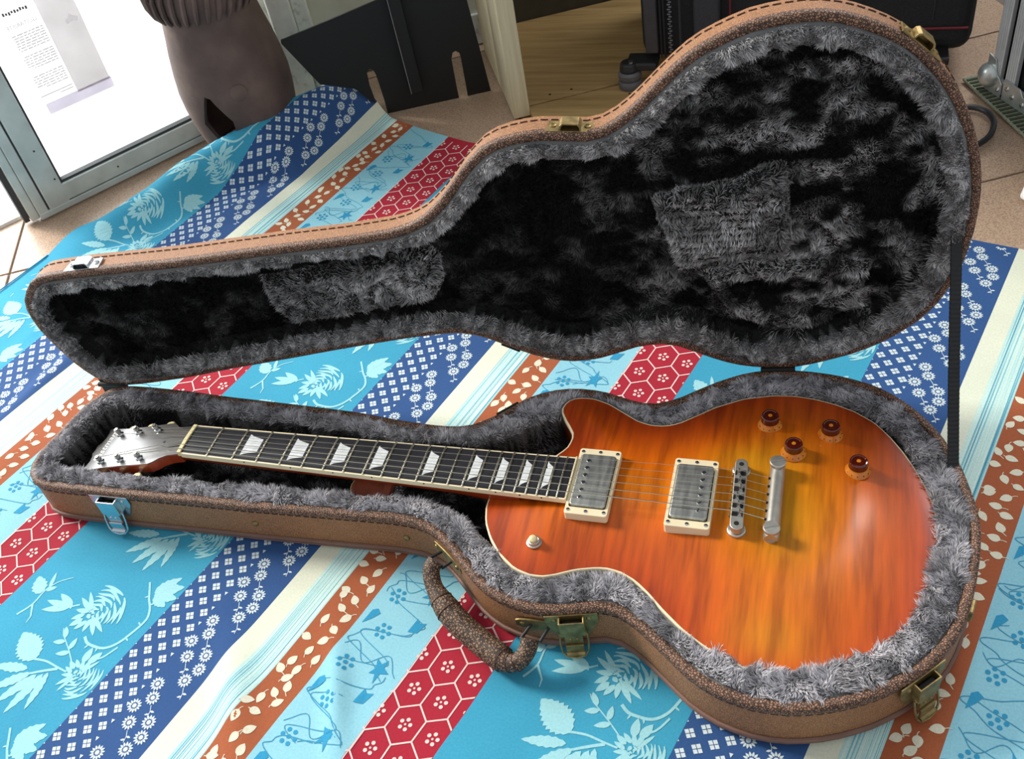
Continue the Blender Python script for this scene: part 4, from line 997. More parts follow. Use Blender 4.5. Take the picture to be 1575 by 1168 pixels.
# leather tab lying in the neck well
tb = MB(); poly = []
for q in np.linspace(math.pi * .5, math.pi * 1.5, 12): poly.append((-14 + 13 * math.cos(q), 13 * math.sin(q)))
poly += [(26, -13), (26, 13)]
tabf = lambda x, y, z: (230 + x * .97 + y * .12, -17 + y * .86 - x * .14, 49 + z + y * .45 + 1.5 * math.cos(x * .08))
tab = tb.prism(poly, 0, 3, tabf).build('leather_tab', MAT['tan_leather'], bevel=.8); tag(tab, 'small reddish brown leather tab with a brass snap beside the guitar neck', 'leather tab')
MB().tube([tabf(x, y, 1.5) for x, y in poly[:12]], 1.5, 6).build('raw_edge', simple('raw_leather', lin(222, 190, 140), .7), tab)
MB().prism([(16, -14), (25, -14), (25, 14), (16, 14)], 3, 5.5, tabf).build('loop', MAT['tan_leather'], tab, bevel=.5)
MB().lathe([(4, 5.5), (3.8, 7.2), (2.6, 7.8), (2.2, 7.0), (.2, 7.0)], tabf(20.5, -9, 0), 16).build('snap', MAT['brass'], tab, True)

# ================================================================== guitar
gtr = empty('electric_guitar', 'single cutaway electric guitar with an orange amber burst top lying in the open case', 'guitar')
ZE = 68.
def drop(x): return 7.0 * sstep(560, 820, x)          # the body tips back a little towards the tail
def arch(P):
    P = np.atleast_2d(np.asarray(P, float)); d = pdist(P, BODY); return ZE - drop(P[:, 0]) + (13.0 + drop(P[:, 0]) * .5) * sstep(-14, 92, d) - .6
BI = inset(BODY, 1.6)
bv, bf = fillmesh(BI, 5.0); dist = pdist(bv, BODY)
top = link('body_top', npmesh('body_top', np.c_[bv, arch(bv)], bf, attr={'edge': dist + 75 * np.exp(-((bv[:, 0] - 672) / 55) ** 2 - ((bv[:, 1] + 150) / 34) ** 2) + 45 * np.exp(-((bv[:, 0] - 628) / 50) ** 2 - ((bv[:, 1] - 58) / 26) ** 2)}), MAT['top'], gtr, True, angle=180); top['label'] = 'flamed amber burst top'
V, F = stripmesh(BODY, [(-4, 18.5), (-1, 18), (0, 20), (0, 61.8)], idf); V = [(x, y, z - float(drop(x)) * .5) for x, y, z in V]; V = [(x, y, z - (float(drop(x)) * .5 if z > 50 else 0)) for x, y, z in V]; m = MB().add(V, F); m.f.append(tuple(range(len(BODY)))[::-1])
m.build('body', MAT['cherry'], gtr, True, angle=50)
V, F = stripmesh(BODY, [(-1.8, 61.6), (.25, 61.6), (.35, 66.5), (-.2, 67.9), (-1.0, 68.1), (-2.4, 67.9), (-2.4, 63), (-1.8, 61.6)], idf); V = [(x, y, z - float(drop(x))) for x, y, z in V]; MB().add(V, F).build('body_binding', MAT['cream'], gtr, True, angle=60)

SC = 628.65
fx = lambda k: SC * (1 - 2 ** (-k / 12))
FE = 461.
hw = lambda x: 22.6 + (29.0 - 22.6) * x / FE          # half width of the fretboard
def fz(y): return 90. - (y * y) / 620.
# neck (rounded back) and heel
V = []; F = []; K = 12; xs_ = [-4, 20, 100, 200, 300, 345, 375, 410]
for x in xs_:
    w_ = hw(max(x, 0)) - 2.6; dep = 20 + 3 * x / 400 + (12 * float(sstep(330, 372, x)))
    for k in range(K + 1):
        a = math.pi * k / K; V.append((x, w_ * math.cos(a), 83.4 - dep * max(0, math.sin(a)) ** .8))
for i in range(len(xs_) - 1):
    for k in range(K): F.append((i * (K + 1) + k, i * (K + 1) + k + 1, (i + 1) * (K + 1) + k + 1, (i + 1) * (K + 1) + k))
    F.append((i * (K + 1) + K, i * (K + 1), (i + 1) * (K + 1), (i + 1) * (K + 1) + K))
F += [tuple(range(K + 1)), tuple(range((len(xs_) - 1) * (K + 1), len(xs_) * (K + 1)))]
MB().add(V, F).build('neck', MAT['cherry'], gtr, True, angle=60)
# fretboard
V = []; F = []; K = 10
for x in (0, FE):
    w_ = hw(x) - 1.8
    for k in range(K + 1):
        y = -w_ + 2 * w_ * k / K; V.append((x, y, fz(y)))
    V += [(x, w_, 84), (x, -w_, 84)]
q = K + 3
F = [(k, k + 1, q + k + 1, q + k) for k in range(q - 1)] + [(q - 1, 0, q, 2 * q - 1), tuple(range(q)), tuple(range(q, 2 * q))]
fb = MB().add(V, F).build('fretboard', MAT['ebony'], gtr)
for sg in (1, -1):
    v8 = []
    for x in (-.2, FE + .3):
        a, b = hw(x) - 1.9, hw(x)
        v8 += [(x, sg * a, 82.4), (x, sg * b, 82.4), (x, sg * b, fz(b) + .05), (x, sg * a, fz(a) + .12)]
    MB().add(v8, [(0, 1, 2, 3), (7, 6, 5, 4), (0, 4, 5, 1), (1, 5, 6, 2), (2, 6, 7, 3), (3, 7, 4, 0)]).build('fretboard_binding', MAT['cream'], fb, bevel=.3)
MB().box((FE + .8, 0, 87.4), (1.6, 2 * hw(FE), 6), None).build('end_binding', MAT['cream'], fb, bevel=.3)
for k in range(1, 23):
    x = fx(k); w_ = hw(x) - .7
    MB().tube([(x, -w_ + 2 * w_ * i / 8, fz(-w_ + 2 * w_ * i / 8) + .35) for i in range(9)], 1.15, 8, flat=.85, up=(0, 0, 1)).build('fret', MAT['fret'], fb, True)
for k in (3, 5, 7, 9, 12, 15, 17, 19, 21):
    a, b = fx(k - 1), fx(k); l = b - a; x0 = a + l * .22; x1 = a + l * .83; w_ = hw(x0) * .68; w1 = hw(x0) * .42
    up_e = [(x0 + (x1 - x0) * f_, (w_ + (w1 - w_) * (f_ ** .62))) for f_ in (0, .25, .5, .75, 1)]
    poly = up_e + [(x, -y) for x, y in up_e[::-1]]
    m = MB(); V = [(x, y, fz(y) + .14) for x, y in poly]; n_ = len(poly); mid = [(x, 0, fz(0) + .14) for x, y in up_e]
    m.v = V + mid; h_ = 5
    for i in range(4): m.f.append((i, i + 1, n_ + i + 1, n_ + i)); m.f.append((n_ + i, n_ + i + 1, n_ - 2 - i, n_ - 1 - i))
    m.build('inlay', MAT['pearl'], fb)
    MB().cyl((a + l * .5, -hw(a) - .3, 87.3), (a + l * .5, -hw(a) + .2, 87.3), 1.0, n=10).build('side_dot', MAT['hole'], fb)
nut = MB().add([(x, y, z) for x in (-4.5, .2) for y, z in ((-22.4, 84), (22.4, 84), (22.2, 91), (0, 92), (-22.2, 91))], [(0, 1, 2, 3, 4), (9, 8, 7, 6, 5), (0, 5, 6, 1), (1, 6, 7, 2), (2, 7, 8, 3), (3, 8, 9, 4), (4, 9, 5, 0)]).build('nut', MAT['ivory'], gtr, bevel=.4)
# headstock, tipped back 14 degrees
HA = math.radians(14)
def hs(l, y, z): return (-4.2 - l * math.cos(HA) + z * math.sin(HA) * -1, y, 86.5 - l * math.sin(HA) + z * math.cos(HA))
half = [(0, 21.5), (8, 21.5), (18, 22), (28, 25.5), (36, 31), (42, 33.5), (60, 33.2), (90, 32.6), (120, 33.2), (140, 35), (150, 36.5), (152, 34), (149, 28), (148, 20), (150, 12), (154, 6), (152.5, 0)]
poly = [(l, y) for l, y in half] + [(l, -y) for l, y in half[-2::-1]]
hd = MB().prism(poly, -14.5, -.9, hs).build('headstock', MAT['cherry'], gtr, bevel=.6)
MB().prism([(l - .4 if l > 5 else l, y * .985) for l, y in poly], -.9, 0, hs).build('headstock_face', MAT['gloss_black'], hd, bevel=.3)
tc = [(1, 8), (22, 8.5), (30, 7.4), (37, 5), (40.5, 0)]; tcp = tc + [(l, -y) for l, y in tc[-2::-1]]
trc = MB().prism(tcp, 0, 1.3, hs).build('truss_rod_cover', MAT['gloss_black'], hd, bevel=.3)
MB().cyl(hs(35, 0, 1.2), hs(35, 0, 1.7), 1.5, n=12).build('screw', MAT['hole'], trc)
mw = Matrix(((0, -math.cos(HA), -math.sin(HA), 0), (1, 0, 0, 0), (0, -math.sin(HA), math.cos(HA), 0), (0, 0, 0, 1)))
mw.translation = Vector(hs(133, 2, .05)) * MM
textmesh('logo', 'Eastman', 14.5, simple('logo_white', lin(226, 226, 220), .4), mw, hd, .12, shear=.35)
ny = [17.4 - 6.96 * i for i in range(6)]             # treble ... bass
posts = [(62, 23.5), (94, 23.5), (126, 23.5), (126, -22), (94, -22), (62, -22)]
by = [26 - 10.4 * i for i in range(6)]
for i, (l, y) in enumerate(posts):
    tn = MB().cyl(hs(l, y, 0), hs(l, y, 9.5), 2.7, 2.5, 16).build('tuner_post', MAT['chrome'], gtr, True); tn['label'] = 'nickel tuner post'
    MB().lathe([(4.8, 0), (4.8, 1.0), (4.0, 1.8), (2.8, 2.2)], hs(l, y, 0), 6).build('bushing', MAT['chrome'], tn, bevel=.3)
    s_ = 1 if y > 0 else -1
    MB().tube([hs(l, y, 7.2 + .5 * k) if False else tuple(Vector(hs(l, y, 4.6 + .14 * k)) + Vector((3.3 * math.cos(k * .7), 3.3 * math.sin(k * .7), 0))) for k in range(20)], .45, 5).build('winding', MAT['aged_nickel'], tn)
    MB().cyl(hs(l, s_ * 28, -12), hs(l, s_ * 38, -12), 2.1, n=10).box(hs(l, y * 1.12, -17), (20, 14, 5), None).build('gear', MAT['chrome'], tn, True)
    kp = [(-5, 0), (-7.5, 4), (-8, 10), (-5.5, 13), (0, 14), (5.5, 13), (8, 10), (7.5, 4), (5, 0)]
    MB().prism(kp, -2.6, 2.6, lambda a, b, o: hs(l + a * .8, s_ * (36.5 + b * .8), -12 + o)).build('button', MAT['ivory'], tn, bevel=1.2)
# strings
BX = lambda y: 633.4 - y * .045
TX = 668.
gauges = [.16, .19, .24, .36, .46, .58]
for i in range(6):
    yb = by[i]; r = gauges[i]; l, y = posts[i]; s_ = -1 if y > 0 else 1
    p = [hs(l, y + s_ * 3.2, 5.4), (-3, ny[i], 91.6 - .3 * abs(i - 2.5) * .3), (0, ny[i], 91.7), (BX(yb), yb, 96.2), (TX - 7, yb * 1.0, 88.5)]
    so = MB().tube(p[:3], max(r, .2), 6); so.tube(p[2:4], max(r, .2), 6); so.tube(p[3:], max(r, .2), 6); so.build('string', MAT['fret'], gtr, True)
# pickups
def rrect(w, h, r, n=5):
    out = []
    for cx, cy, a0 in ((w / 2 - r, h / 2 - r, 0), (-w / 2 + r, h / 2 - r, 90), (-w / 2 + r, -h / 2 + r, 180), (w / 2 - r, -h / 2 + r, 270)):
        for k in range(n + 1):
            a = math.radians(a0 + 90 * k / n); out.append((cx + r * math.cos(a), cy + r * math.sin(a)))
    return out
def pickup(cx, cy, ztop, zc, side):
    o = rrect(44.6, 88.6, 3); h_ = rrect(38.4, 70.6, 2.5); n_ = len(o)
    fr = lambda x, y, z: (cx + x, cy + y, z)
    V = [fr(x, y, z) for z in (77, ztop) for x, y in o] + [fr(x, y, z) for z in (77, ztop) for x, y in h_]
    F = []
    for i in range(n_):
        j = (i + 1) % n_; F += [(i, j, n_ + j, n_ + i), (2 * n_ + j, 2 * n_ + i, 3 * n_ + i, 3 * n_ + j), (n_ + i, n_ + j, 3 * n_ + j, 3 * n_ + i), (j, i, 2 * n_ + i, 2 * n_ + j)]
    ring = MB().add(V, F).build('pickup_ring', MAT['cream'], gtr, bevel=.7); ring['label'] = 'cream pickup ring with nickel humbucker'
    MB().prism(rrect(36.8, 69, 3.2), 76, zc, fr).build('pickup_cover', MAT['brushed'], ring, True, bevel=1.1, seg=3)
    for i in range(6):
        yy = 24.5 - 9.8 * i
        pc = MB().cyl(fr(side * 9.2, yy, zc - .2), fr(side * 9.2, yy, zc + .8), 2.35, n=16).build('pole_screw', MAT['chrome'], ring, bevel=.3)
        a = i * .9; MB().box(fr(side * 9.2, yy, zc + .85), (4.2, .9, .25), ((math.cos(a), math.sin(a), 0), (-math.sin(a), math.cos(a), 0), (0, 0, 1))).build('screw_slot', MAT['hole'], ring)
    for x, y in ((-18.5, 39.5), (18.5, 39.5), (-18.5, -39.5), (18.5, -39.5), (0, 40), (0, -40)):
        MB().lathe([(2.1, 0), (1.9, .5), (.2, .8)], fr(x, y, ztop), 12).build('ring_screw', MAT['chrome'], ring, True)
        MB().box(fr(x, y, ztop + .7), (2.6, .6, .5)).build('screw_slot', MAT['hole'], ring)
pickup(485.3, -.4, 87.6, 90.4, -1)
pickup(587.5, -3.4, 89.6, 92.6, 1)
# bridge
bar = MB(); pl = []
for k in range(11): a = math.pi * k / 10; pl.append((6.4 * math.cos(a), 39 + 6.4 * math.sin(a)))
for k in range(11): a = math.pi + math.pi * k / 10; pl.append((6.4 * math.cos(a), -39 + 6.4 * math.sin(a)))
brf = lambda x, y, z: (633.6 + x - y * .03, y - .2, z)
br = bar.prism(pl, 84, 92.4, brf).build('bridge', MAT['aged_nickel'], gtr, bevel=.9)
for i in range(6):
    y = by[i]; xo = (-1.6, -.2, 1.4, -1.2, .6, 2.2)[i]
    MB().box(brf(0, y, 92.5), (10.4, 6.6, .5)).build('saddle_slot', MAT['hole'], br)
    MB().add([brf(xo + a, y + b, z) for b in (-3.6, 3.6) for a, z in ((-2.8, 91.6), (2.8, 91.6), (.5, 96), (-.5, 96))], [(0, 1, 2, 3), (7, 6, 5, 4), (0, 4, 5, 1), (1, 5, 6, 2), (2, 6, 7, 3), (3, 7, 4, 0)]).build('saddle', MAT['chrome'], br, bevel=.25)
    MB().cyl(brf(-6.2, y, 88.5), brf(-8.4, y, 88.5), 2.2, n=12).build('saddle_screw', MAT['brass'], br, bevel=.3)
for y in (37.9, -37.9):
    MB().cyl(brf(0, y, 78), brf(0, y, 86), 3.2, n=14).build('post', MAT['aged_nickel'], br)
    MB().lathe([(8.6, 79.5), (9, 80), (9, 82.6), (8, 83.4), (4, 83.6)], (brf(0, y, 0)[0], brf(0, y, 0)[1], 0), 28).build('thumbwheel', MAT['aged_nickel'], br, True)
    MB().cyl(brf(0, y, 92.2), brf(0, y, 92.7), 2.5, n=14).build('post_hole', MAT['hole'], br)
# tailpiece
V = []; F = []; ys_ = [-48, -46, -40, -34, -20, 0, 20, 34, 40, 46, 48]
for y in ys_:
    k_ = .86 if abs(y) > 47 else 1
    for a in range(13):
        q = math.pi * a / 12; V.append((TX + 7.6 * k_ * math.cos(q), y + 1.3, 82 + (10.2 * k_) * math.sin(q)))
for i in range(len(ys_) - 1):
    for a in range(12): F.append((i * 13 + a, i * 13 + a + 1, (i + 1) * 13 + a + 1, (i + 1) * 13 + a))
    F.append((i * 13 + 12, i * 13, (i + 1) * 13, (i + 1) * 13 + 12))
F += [tuple(range(13)), tuple(range((len(ys_) - 1) * 13, len(ys_) * 13))]
tp_ = MB().add(V, F).build('tailpiece', MAT['aged_nickel'], gtr, True, angle=50)
for y in (43.2, -40.6):
    st_ = MB().lathe([(5, 78), (5, 91), (8, 92), (8.2, 95.2), (7.4, 96.2), (.2, 96.4)], (TX, y, 0), 24).build('stud', MAT['aged_nickel'], tp_, True, angle=30)
    MB().box((TX, y, 96.3), (14.4, 1.4, .5), ((.94, .34, 0), (-.34, .94, 0), (0, 0, 1))).build('stud_slot', simple('slot_shade', lin(120, 118, 112), .6), tp_)
    MB().lathe([(7.2, 77), (7.6, 79), (7.4, 82)], (TX, y, 0), 20).build('stud_bushing', MAT['aged_nickel'], tp_, True)
for i in range(6): MB().cyl((TX - 7.9, by[i], 88), (TX - 6, by[i], 88), 1.3, n=10).build('string_hole', MAT['hole'], tp_)
# knobs
for kx, ky in ((655.3, 111.2), (717.4, 105), (681.8, 70.6), (745.6, 58.5)):
    z0 = float(arch([(kx, ky)])[0]) - .4
    kb = MB().lathe([(12.6, .6), (13, 1.4), (12.6, 2.2), (10.2, 6.2), (9.4, 7.4), (9.1, 8.2)], (kx, ky, z0), 40).build('knob', MAT['amber'], gtr, True, angle=30); kb['label'] = 'amber top hat control knob'
    MB().lathe([(9.1, 7.9), (9.0, 15.2), (8.4, 16.2), (7.2, 16.4), (6.6, 15.8), (3.2, 15.7), (.2, 15.7)], (kx, ky, z0), 40).build('knob_cap', MAT['dark_amber'], kb, True, angle=30)
    MB().lathe([(9.35, 7.6), (9.5, 8.1), (9.35, 8.6)], (kx, ky, z0), 40, cap=False).build('knob_ring', MAT['amber'], kb, True)
    MB().lathe([(2.2, 15.9), (2.0, 16.2), (.2, 16.3)], (kx, ky, z0), 16).build('knob_center', MAT['amber'], kb, True)
    MB().box((kx - 9, ky - 10.5, z0 + 1), (6, 3.2, 1.2), ((.65, .76, 0), (-.76, .65, 0), (0, 0, 1))).build('pointer', MAT['chrome'], kb, bevel=.3)
    MB().cyl((kx, ky, z0 - .2), (kx, ky, z0 + 1), 6, n=20).build('washer', MAT['chrome'], kb)
    for q in range(11):
        a = math.radians(-150 + q * 30); MB().box((kx + 11.2 * math.cos(a), ky + 11.2 * math.sin(a), z0 + 4.6), (1.6, .5, .4), ((math.cos(a), math.sin(a), -.7), (-math.sin(a), math.cos(a), 0), (.6, .6, .7))).build('knob_mark', MAT['hole'], kb)
# toggle switch
z0 = float(arch([(438, -75)])[0])
sw = MB().lathe([(8, -.2), (8, 1), (6.6, 1.8), (6.2, 4.2), (5.0, 4.8), (4.4, 3.4)], (438, -75, z0), 28).build('toggle_switch', MAT['aged_nickel'], gtr, True, angle=35)
MB().lathe([(2.0, 0), (2.2, 2), (4.0, 4.5), (4.5, 7), (3.8, 9.2), (1.6, 10.2), (.2, 10.4)], (438, -75, z0 + 1), 20, ((1, 0, 0), (0, .97, .25), (0, -.25, .97))).build('switch_tip', MAT['ivory'], sw, True)
MB().lathe([(3, 0), (3.4, 3), (6.5, 5), (7, 8), (5, 10)], (821, -8, 44), 16, ((0, 1, 0), (0, 0, 1), (1, 0, 0))).build('strap_button', MAT['aged_nickel'], gtr, True)

# ================================================================== things behind the case
# ---- clay vessel beside the door
t = NT('dark_clay'); v = t.coord(); nz = t.noise(v, 11, 4)
t.set(t.ramp(nz, [(.3, lin(72, 58, 56)), (.55, lin(104, 86, 80)), (.75, lin(132, 110, 98))]), .72); t.bump(t.noise(v, 90, 4), .35, .002); MAT['clay'] = t.m
pc = (-328., 804.)
prof = [(76, 0), (80, 5), (88, 35), (95, 68), (99, 100), (100, 128), (97, 160), (92, 195), (86, 226), (80, 262), (84, 270), (90, 284), (92, 304), (88, 326), (76, 342), (66, 346), (64, 340), (74, 320), (72, 266), (88, 170), (90, 110), (84, 50), (70, 8)]
V = []; F = []; n_ = 72
HANG = -1.55                                        # the opening faces the room
for r, z in prof:
    for k in range(n_):
        a = 2 * math.pi * k / n_; V.append((pc[0] + r * math.cos(a), pc[1] + r * math.sin(a), z))
np_ = len(prof)
for i in range(np_):
    for k in range(n_): F.append((i * n_ + k, i * n_ + (k + 1) % n_, ((i + 1) % np_) * n_ + (k + 1) % n_, ((i + 1) % np_) * n_ + k))
pot = MB().add(V, F).build('clay_vessel', MAT['clay'], None, True, angle=60); tag(pot, 'dark brown clay vessel with a diamond shaped opening and fluted collar by the door', 'clay vessel')
ca_, sa_ = math.cos(HANG), math.sin(HANG)
cutm = MB().prism([(-27, 88), (-4, 142), (6, 138), (30, 92), (26, 58), (4, 44), (-14, 58)], 55, 150, lambda x, z, o: (pc[0] + ca_ * o - sa_ * x, pc[1] + sa_ * o + ca_ * x, z)).build('cutter', None)
bo = pot.modifiers.new('cut', 'BOOLEAN'); bo.operation = 'DIFFERENCE'; bo.object = cutm; bo.solver = 'EXACT'
bpy.context.view_layer.update()
nm = bpy.data.meshes.new_from_object(pot.evaluated_get(bpy.context.evaluated_depsgraph_get()))
pot.modifiers.clear(); pot.data = nm; nm.name = 'clay_vessel'
bpy.data.objects.remove(cutm, do_unlink=True)
nm.set_sharp_from_angle(angle=math.radians(50))
for k in range(30):
    a = 2 * math.pi * k / 30
    P = [(pc[0] + (r) * math.cos(a + tw), pc[1] + (r) * math.sin(a + tw), z) for r, z, tw in ((82, 260, 0), (89, 270, .03), (94, 284, .07), (96, 304, .12), (91, 326, .17))]
    MB().tube(P, [2.5, 4, 4.6, 4.4, 3], 6).build('flute', MAT['clay'], pot, True)
a = -.97; MB().lathe([(15, 0), (14.5, 3), (10, 4.5), (.3, 5)], (pc[0] + 97.5 * math.cos(a), pc[1] + 97.5 * math.sin(a), 140), 24, ((-math.sin(a), math.cos(a), 0), (0, 0, 1), (math.cos(a), math.sin(a), 0))).build('boss', MAT['clay'], pot, True)

# ---- black sheet metal panel with slots
PW_ = np.array([.9136, .4066]); PO = np.array([-97., 895.])
def pf(a, z, o): return (PO[0] + PW_[0] * a - PW_[1] * o * -1, PO[1] + PW_[1] * a + PW_[0] * o, z)
outer = [(2, 0), (138, 0), (138, 30), (139, 78), (143, 89), (149, 91), (155, 86), (156, 76), (155, 0), (199, 0), (186, 178), (181, 238), (-138, 179), (-146, 178), (-147, 172), (-103, 84), (-45, 62), (-22, 31), (-14, 26), (-17, 60), (-16, 86), (-10, 92), (-4, 90), (-1, 80), (2, 30)]
bm = bmesh.new(); vs0 = [bm.verts.new(Vector(pf(a, z, 0)) * MM) for a, z in outer]; f0 = bm.faces.new(vs0)
ex = bmesh.ops.extrude_face_region(bm, geom=[f0]); bmesh.ops.translate(bm, verts=[g for g in ex['geom'] if isinstance(g, bmesh.types.BMVert)], vec=Vector((-PW_[1] * -1 * 0 + PW_[1] * -3 * MM * -1 * 0 - PW_[1] * 4 * MM, PW_[0] * 4 * MM, 0)))
bmesh.ops.triangulate(bm, faces=[f for f in bm.faces if len(f.verts) > 4]); bmesh.ops.recalc_face_normals(bm, faces=bm.faces)
me = bpy.data.meshes.new('metal_panel'); bm.to_mesh(me); bm.free()
pan = link('metal_panel', me, MAT['black_metal']); tag(pan, 'black metal panel with two open slots leaning by the wall', 'metal panel')
PAX = ((PW_[0], PW_[1], 0), (-PW_[1], PW_[0], 0), (0, 0, 1))
def pf2(a, z, o): return (PO[0] + PW_[0] * a - PW_[1] * o, PO[1] + PW_[1] * a + PW_[0] * o, z)
mb = MB(); mb.add([pf2(a, z, o) for o in (-16, -.2) for a, z in ((54, 36), (76, 36), (68, 470), (46, 470))], [(0, 1, 2, 3), (7, 6, 5, 4), (0, 4, 5, 1), (1, 5, 6, 2), (2, 6, 7, 3), (3, 7, 4, 0)]).build('rail', MAT['black_metal'], pan, bevel=1)
MB().add([pf2(a, z, o) for o in (-17, -15.5) for a, z in ((53.6, 36), (54.6, 36), (46.6, 470), (45.6, 470))], [(0, 1, 2, 3), (7, 6, 5, 4), (0, 4, 5, 1), (1, 5, 6, 2), (2, 6, 7, 3), (3, 7, 4, 0)]).build('pale_edge', simple('pale_edge', lin(150, 150, 146), .6), pan)  # thin pale grey strip along the rail's edge

# ---- pale wood shelf unit
def woodmat(name, a, b, sc=(3, 60, 60)):
    t = NT(name); v = t.coord('Object', sc); nz = t.noise(v, 1.2, 4, .6)
    t.set(t.ramp(nz, [(.3, a), (.7, b)]), .5); return t.m
MAT['ash'] = woodmat('pale_ash', lin(200, 186, 150), lin(228, 216, 182), (60, 60, 4))
MAT['plank'] = woodmat('shelf_plank', lin(150, 118, 72), lin(190, 160, 108), (4, 70, 70))
shelf = empty('shelf_unit', 'pale wood shelf unit with a plank base beside the black panel', 'shelf')
SP = np.array([171., 880.])
MB().box((SP[0] + E2[0] * 150, SP[1] + E2[1] * 150, 420), (30, 300, 840), AX).build('side_panel', MAT['ash'], shelf, bevel=1.2)
a_s = SP @ E1; b_s = SP @ E2
MB().box(rm(a_s + 15 + 345, b_s - 60 + 25, 6), (690, 90, 12), AX).build('plank', MAT['plank'], shelf, bevel=.8)
MB().box(rm(a_s + 15 + 345, b_s + 12 + 175, 6), (690, 342, 12), AX).build('plank', MAT['plank'], shelf, bevel=.8)
MB().box(rm(a_s + 15 + 345, b_s + 365, 420), (690, 8, 830), AX).build('back_panel', simple('shelf_back', lin(70, 66, 52), .8), shelf)
for a in (60, 100, 190, 250): MB().cyl(rm(a_s + a, b_s + (-30 if a > 120 else 35), 11.6), rm(a_s + a, b_s + (-30 if a > 120 else 35), 12.4), 2.4, n=10).build('peg_hole', MAT['hole'], shelf)

# ---- black wheeled suitcase
t = NT('black_fabric'); v = t.coord(); nz = t.noise(v, 500, 2)
t.set(t.ramp(nz, [(.3, lin(16, 16, 18)), (.7, lin(32, 33, 36))]), .75); t.bump(nz, .3, .0005); MAT['fabric'] = t.m
MAT['fabric2'] = simple('grey_fabric', lin(50, 51, 56), .7, 0, .2, 300)
MAT['redp'] = simple('red_piping', lin(120, 24, 44), .5)
sc_ = empty('suitcase', 'large black fabric trolley case with grey wheels and red piping behind the lid', 'suitcase')
MB().box((636, 1135, 420), (532, 300, 740)).build('shell', MAT['fabric'], sc_, bevel=26, seg=4)
MB().box((392, 974, 420), (22, 12, 700)).build('side_gusset', simple('gusset', lin(60, 56, 58), .6), sc_, bevel=3)
for x in (408, 414): MB().tube([(x, 975, 60), (x, 975, 780)], 1.6, 6).build('zip_tape', MAT['black_plastic'], sc_)
zp = MB()
for k in range(130): zp.box((423 + (k % 2) * 2.2, 975, 62 + k * 4.2), (5, 3, 2.2))
zz_ = zp.build('zip_teeth', simple('zip_metal', lin(130, 130, 134), .35, .8), sc_); tag(zz_, kind='stuff')
MB().tube([(441, 976, 60), (441, 976, 780)], 2, 6).build('edge_cord', MAT['fabric2'], sc_)
MB().box((486, 976, 400), (44, 18, 640)).build('pocket', MAT['fabric2'], sc_, bevel=6, seg=3)
MB().tube([(524, 976, 60), (524, 976, 780)], 1.6, 6).build('piping', MAT['redp'], sc_)
MB().tube([(640, 981.5, 96), (892, 981.5, 96)], 2.0, 6).build('piping', MAT['redp'], sc_)
MB().tube([(838, 984, 110), (842, 984, 780)], .8, 6).build('seam', MAT['fabric2'], sc_)
for wx in (352, 820):
    wy = 962
    hs_ = MB().box((wx + 22, wy + 14, 52), (54, 44, 14)).cyl((wx, wy, 45), (wx, wy, 60), 18, 15, 18).build('wheel_bracket', MAT['black_plastic'], sc_, bevel=3)
    MB().cyl((wx + 4, wy - 4, 60), (wx + 4, wy - 4, 62.5), 5, n=14).build('bracket_screw', MAT['chrome'], hs_)
    for o in (-9, 9):
        MB().lathe([(6, -8), (19, -8), (22.5, -4), (22.5, 4), (19, 8), (6, 8)], (wx, wy + o * .5, 35 if False else 36 + o * 0), 24, ((.3, 0, .954), (.9, .3, -.28), (-.25, .95, .08))) if False else None
    MB().lathe([(16, 12.5), (19, 13), (21, 18), (21, 24), (18.5, 28), (12, 28.6), (18.5, 29.4), (20.5, 33), (20.5, 40), (17, 44)], (wx, wy, 0), 26).build('wheel', simple('wheel_rubber', lin(96, 96, 100), .45), hs_, True, angle=35)

# ---- flight case with aluminium edges on the right
KP = np.array([933., 953.]); KA = np.array([.52, -.854]); KB = np.array([.854, .52])
def kf(a, o, z): return (KP[0] + KA[0] * a + KB[0] * o, KP[1] + KA[1] * a + KB[1] * o, z)
KAX = ((KA[0], KA[1], 0), (KB[0], KB[1], 0), (0, 0, 1))
MAT['alu'] = simple('aluminium_edge', lin(214, 218, 220), .36, .4, .06, 20)
MAT['steel'] = simple('zinc_steel', lin(196, 202, 200), .3, .7, .12, 60)
fc = MB().box(kf(170, 160, 330), (330, 300, 630), KAX).build('flight_case', MAT['black_plastic']); tag(fc, 'black flight case with ribbed aluminium edges and steel corners at the right', 'flight case')
for a in (12, 46):
    MB().box(kf(a, 3, 330), (22, 8, 640), KAX).build('edge_profile', MAT['alu'], fc, bevel=1)
    for k in (-7, -2.5, 2.5, 7): MB().box(kf(a + k, -1.4, 330), (1.8, 1.6, 640), KAX).build('profile_rib', MAT['alu'], fc)
MB().box(kf(170, 3, 20), (320, 8, 22), KAX).build('edge_profile', MAT['alu'], fc, bevel=1)
MB().prism([(-6, 0), (34, 0), (34, 22), (26, 30), (18, 34), (12, 56), (-6, 60)], -4.6, -2.4, lambda a, z, o: kf(a, o, z + 6)).build('corner_plate', MAT['steel'], fc, bevel=.8)
MB().prism([(0, 0), (70, 0), (70, 24), (46, 24), (38, 34), (0, 34)], -4.6, -2.4, lambda a, z, o: kf(a + 38, o, z + 6)).build('corner_plate', MAT['steel'], fc, bevel=.8)
MB().lathe([(20, 0), (19, 6), (14.5, 12), (8, 15.5), (.3, 17)], kf(2, -3, 32), 28, ((KA[0], KA[1], 0), (0, 0, 1), (-KB[0], -KB[1], 0))).build('ball_corner', MAT['steel'], fc, True)
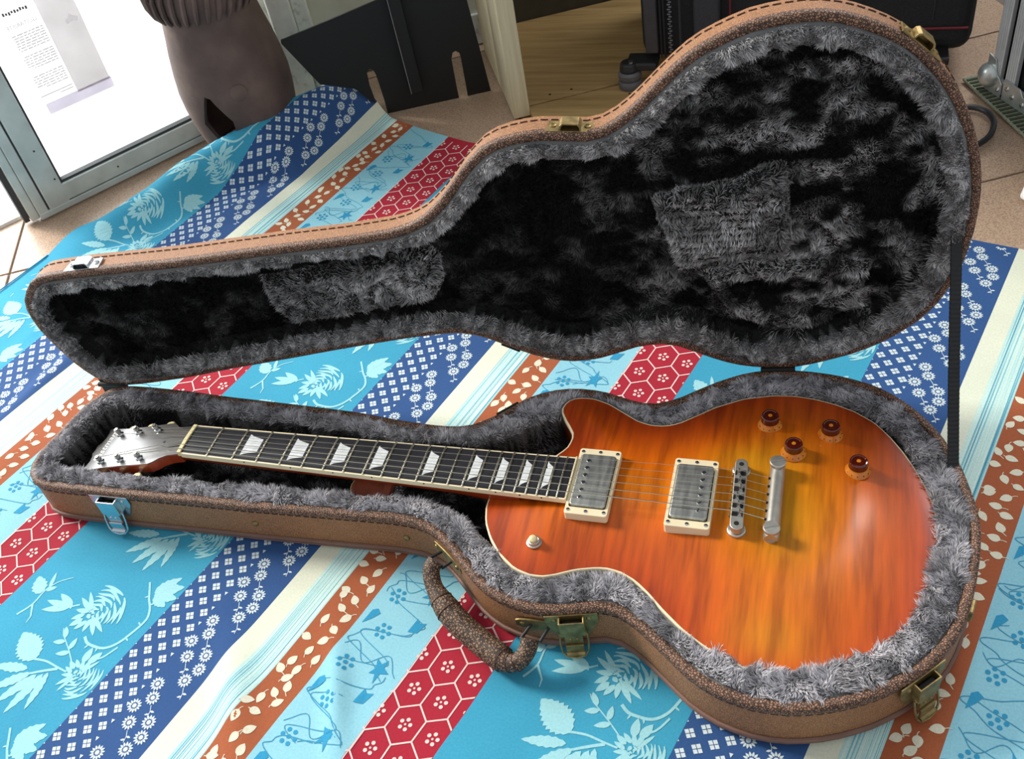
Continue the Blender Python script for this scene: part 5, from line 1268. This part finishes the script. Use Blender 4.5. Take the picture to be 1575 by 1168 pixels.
for a, z in ((27, 18), (48, 28), (62, 20), (86, 18), (23, 190)): MB().lathe([(4, 0), (3.4, 1.6), (.3, 2.4)], kf(a, -4.6 if a != 23 else -1, z), 14, ((KA[0], KA[1], 0), (0, 0, 1), (-KB[0], -KB[1], 0))).build('rivet', MAT['chrome'], fc, True)

# ---- ribbed green mat
MAT['mat'] = simple('green_mat', lin(134, 140, 120), .95, 0, .3, 300, .6, 700)
MAT['mat2'] = simple('green_mat_rib', lin(66, 72, 54), .95, 0, .3, 300)
def mf(a, o, z): return (905 + .40 * a + .9165 * o, 972 - .9165 * a + .40 * o, z)
MXA = ((.40, -.9165, 0), (.9165, .40, 0), (0, 0, 1))
mat_ = MB().box(mf(260, 150, 2.5), (560, 300, 5), MXA).build('floor_mat', MAT['mat'], bevel=1.5); tag(mat_, 'green ribbed floor mat under the flight case', 'mat')
for k in range(52): MB().box(mf(-8 + k * 10.4, 18, 5.6), (5, 32, 2.2), MXA).build('rib', MAT['mat2'], mat_)

# ---- cable and the stand foot at the right edge
cb = [Vector(q) for q in ((860, 880, 5), (885, 893, 5), (908, 896, 5), (928, 880, 5), (935, 850, 5), (928, 815, 5), (912, 790, 5), (890, 770, 5), (860, 760, 5))]
cab = MB().tube(spl(cb, 8), 4.6, 12).build('cable', simple('cable_rubber', lin(38, 39, 42), .4), None, True); tag(cab, 'black rubber cable looping on the tiles behind the lid', 'cable')
sf = empty('stand_leg', 'grey stand leg with a white plastic foot at the right edge', 'stand')
MB().tube([(975, 665, 16), (1010, 720, 150)], 11, 10).build('leg', simple('grey_tube', lin(110, 110, 112), .6), sf, True)
MB().add([(x + z * .28, y + z * .42, z) for z, k in ((0, 1), (52, .8)) for x, y in ((954, 655), (975, 630), (1000, 655), (975, 684))], [(0, 1, 2, 3), (7, 6, 5, 4), (0, 4, 5, 1), (1, 5, 6, 2), (2, 6, 7, 3), (3, 7, 4, 0)]).build('foot', simple('white_plastic', lin(236, 238, 240), .4), sf, bevel=4, seg=3)
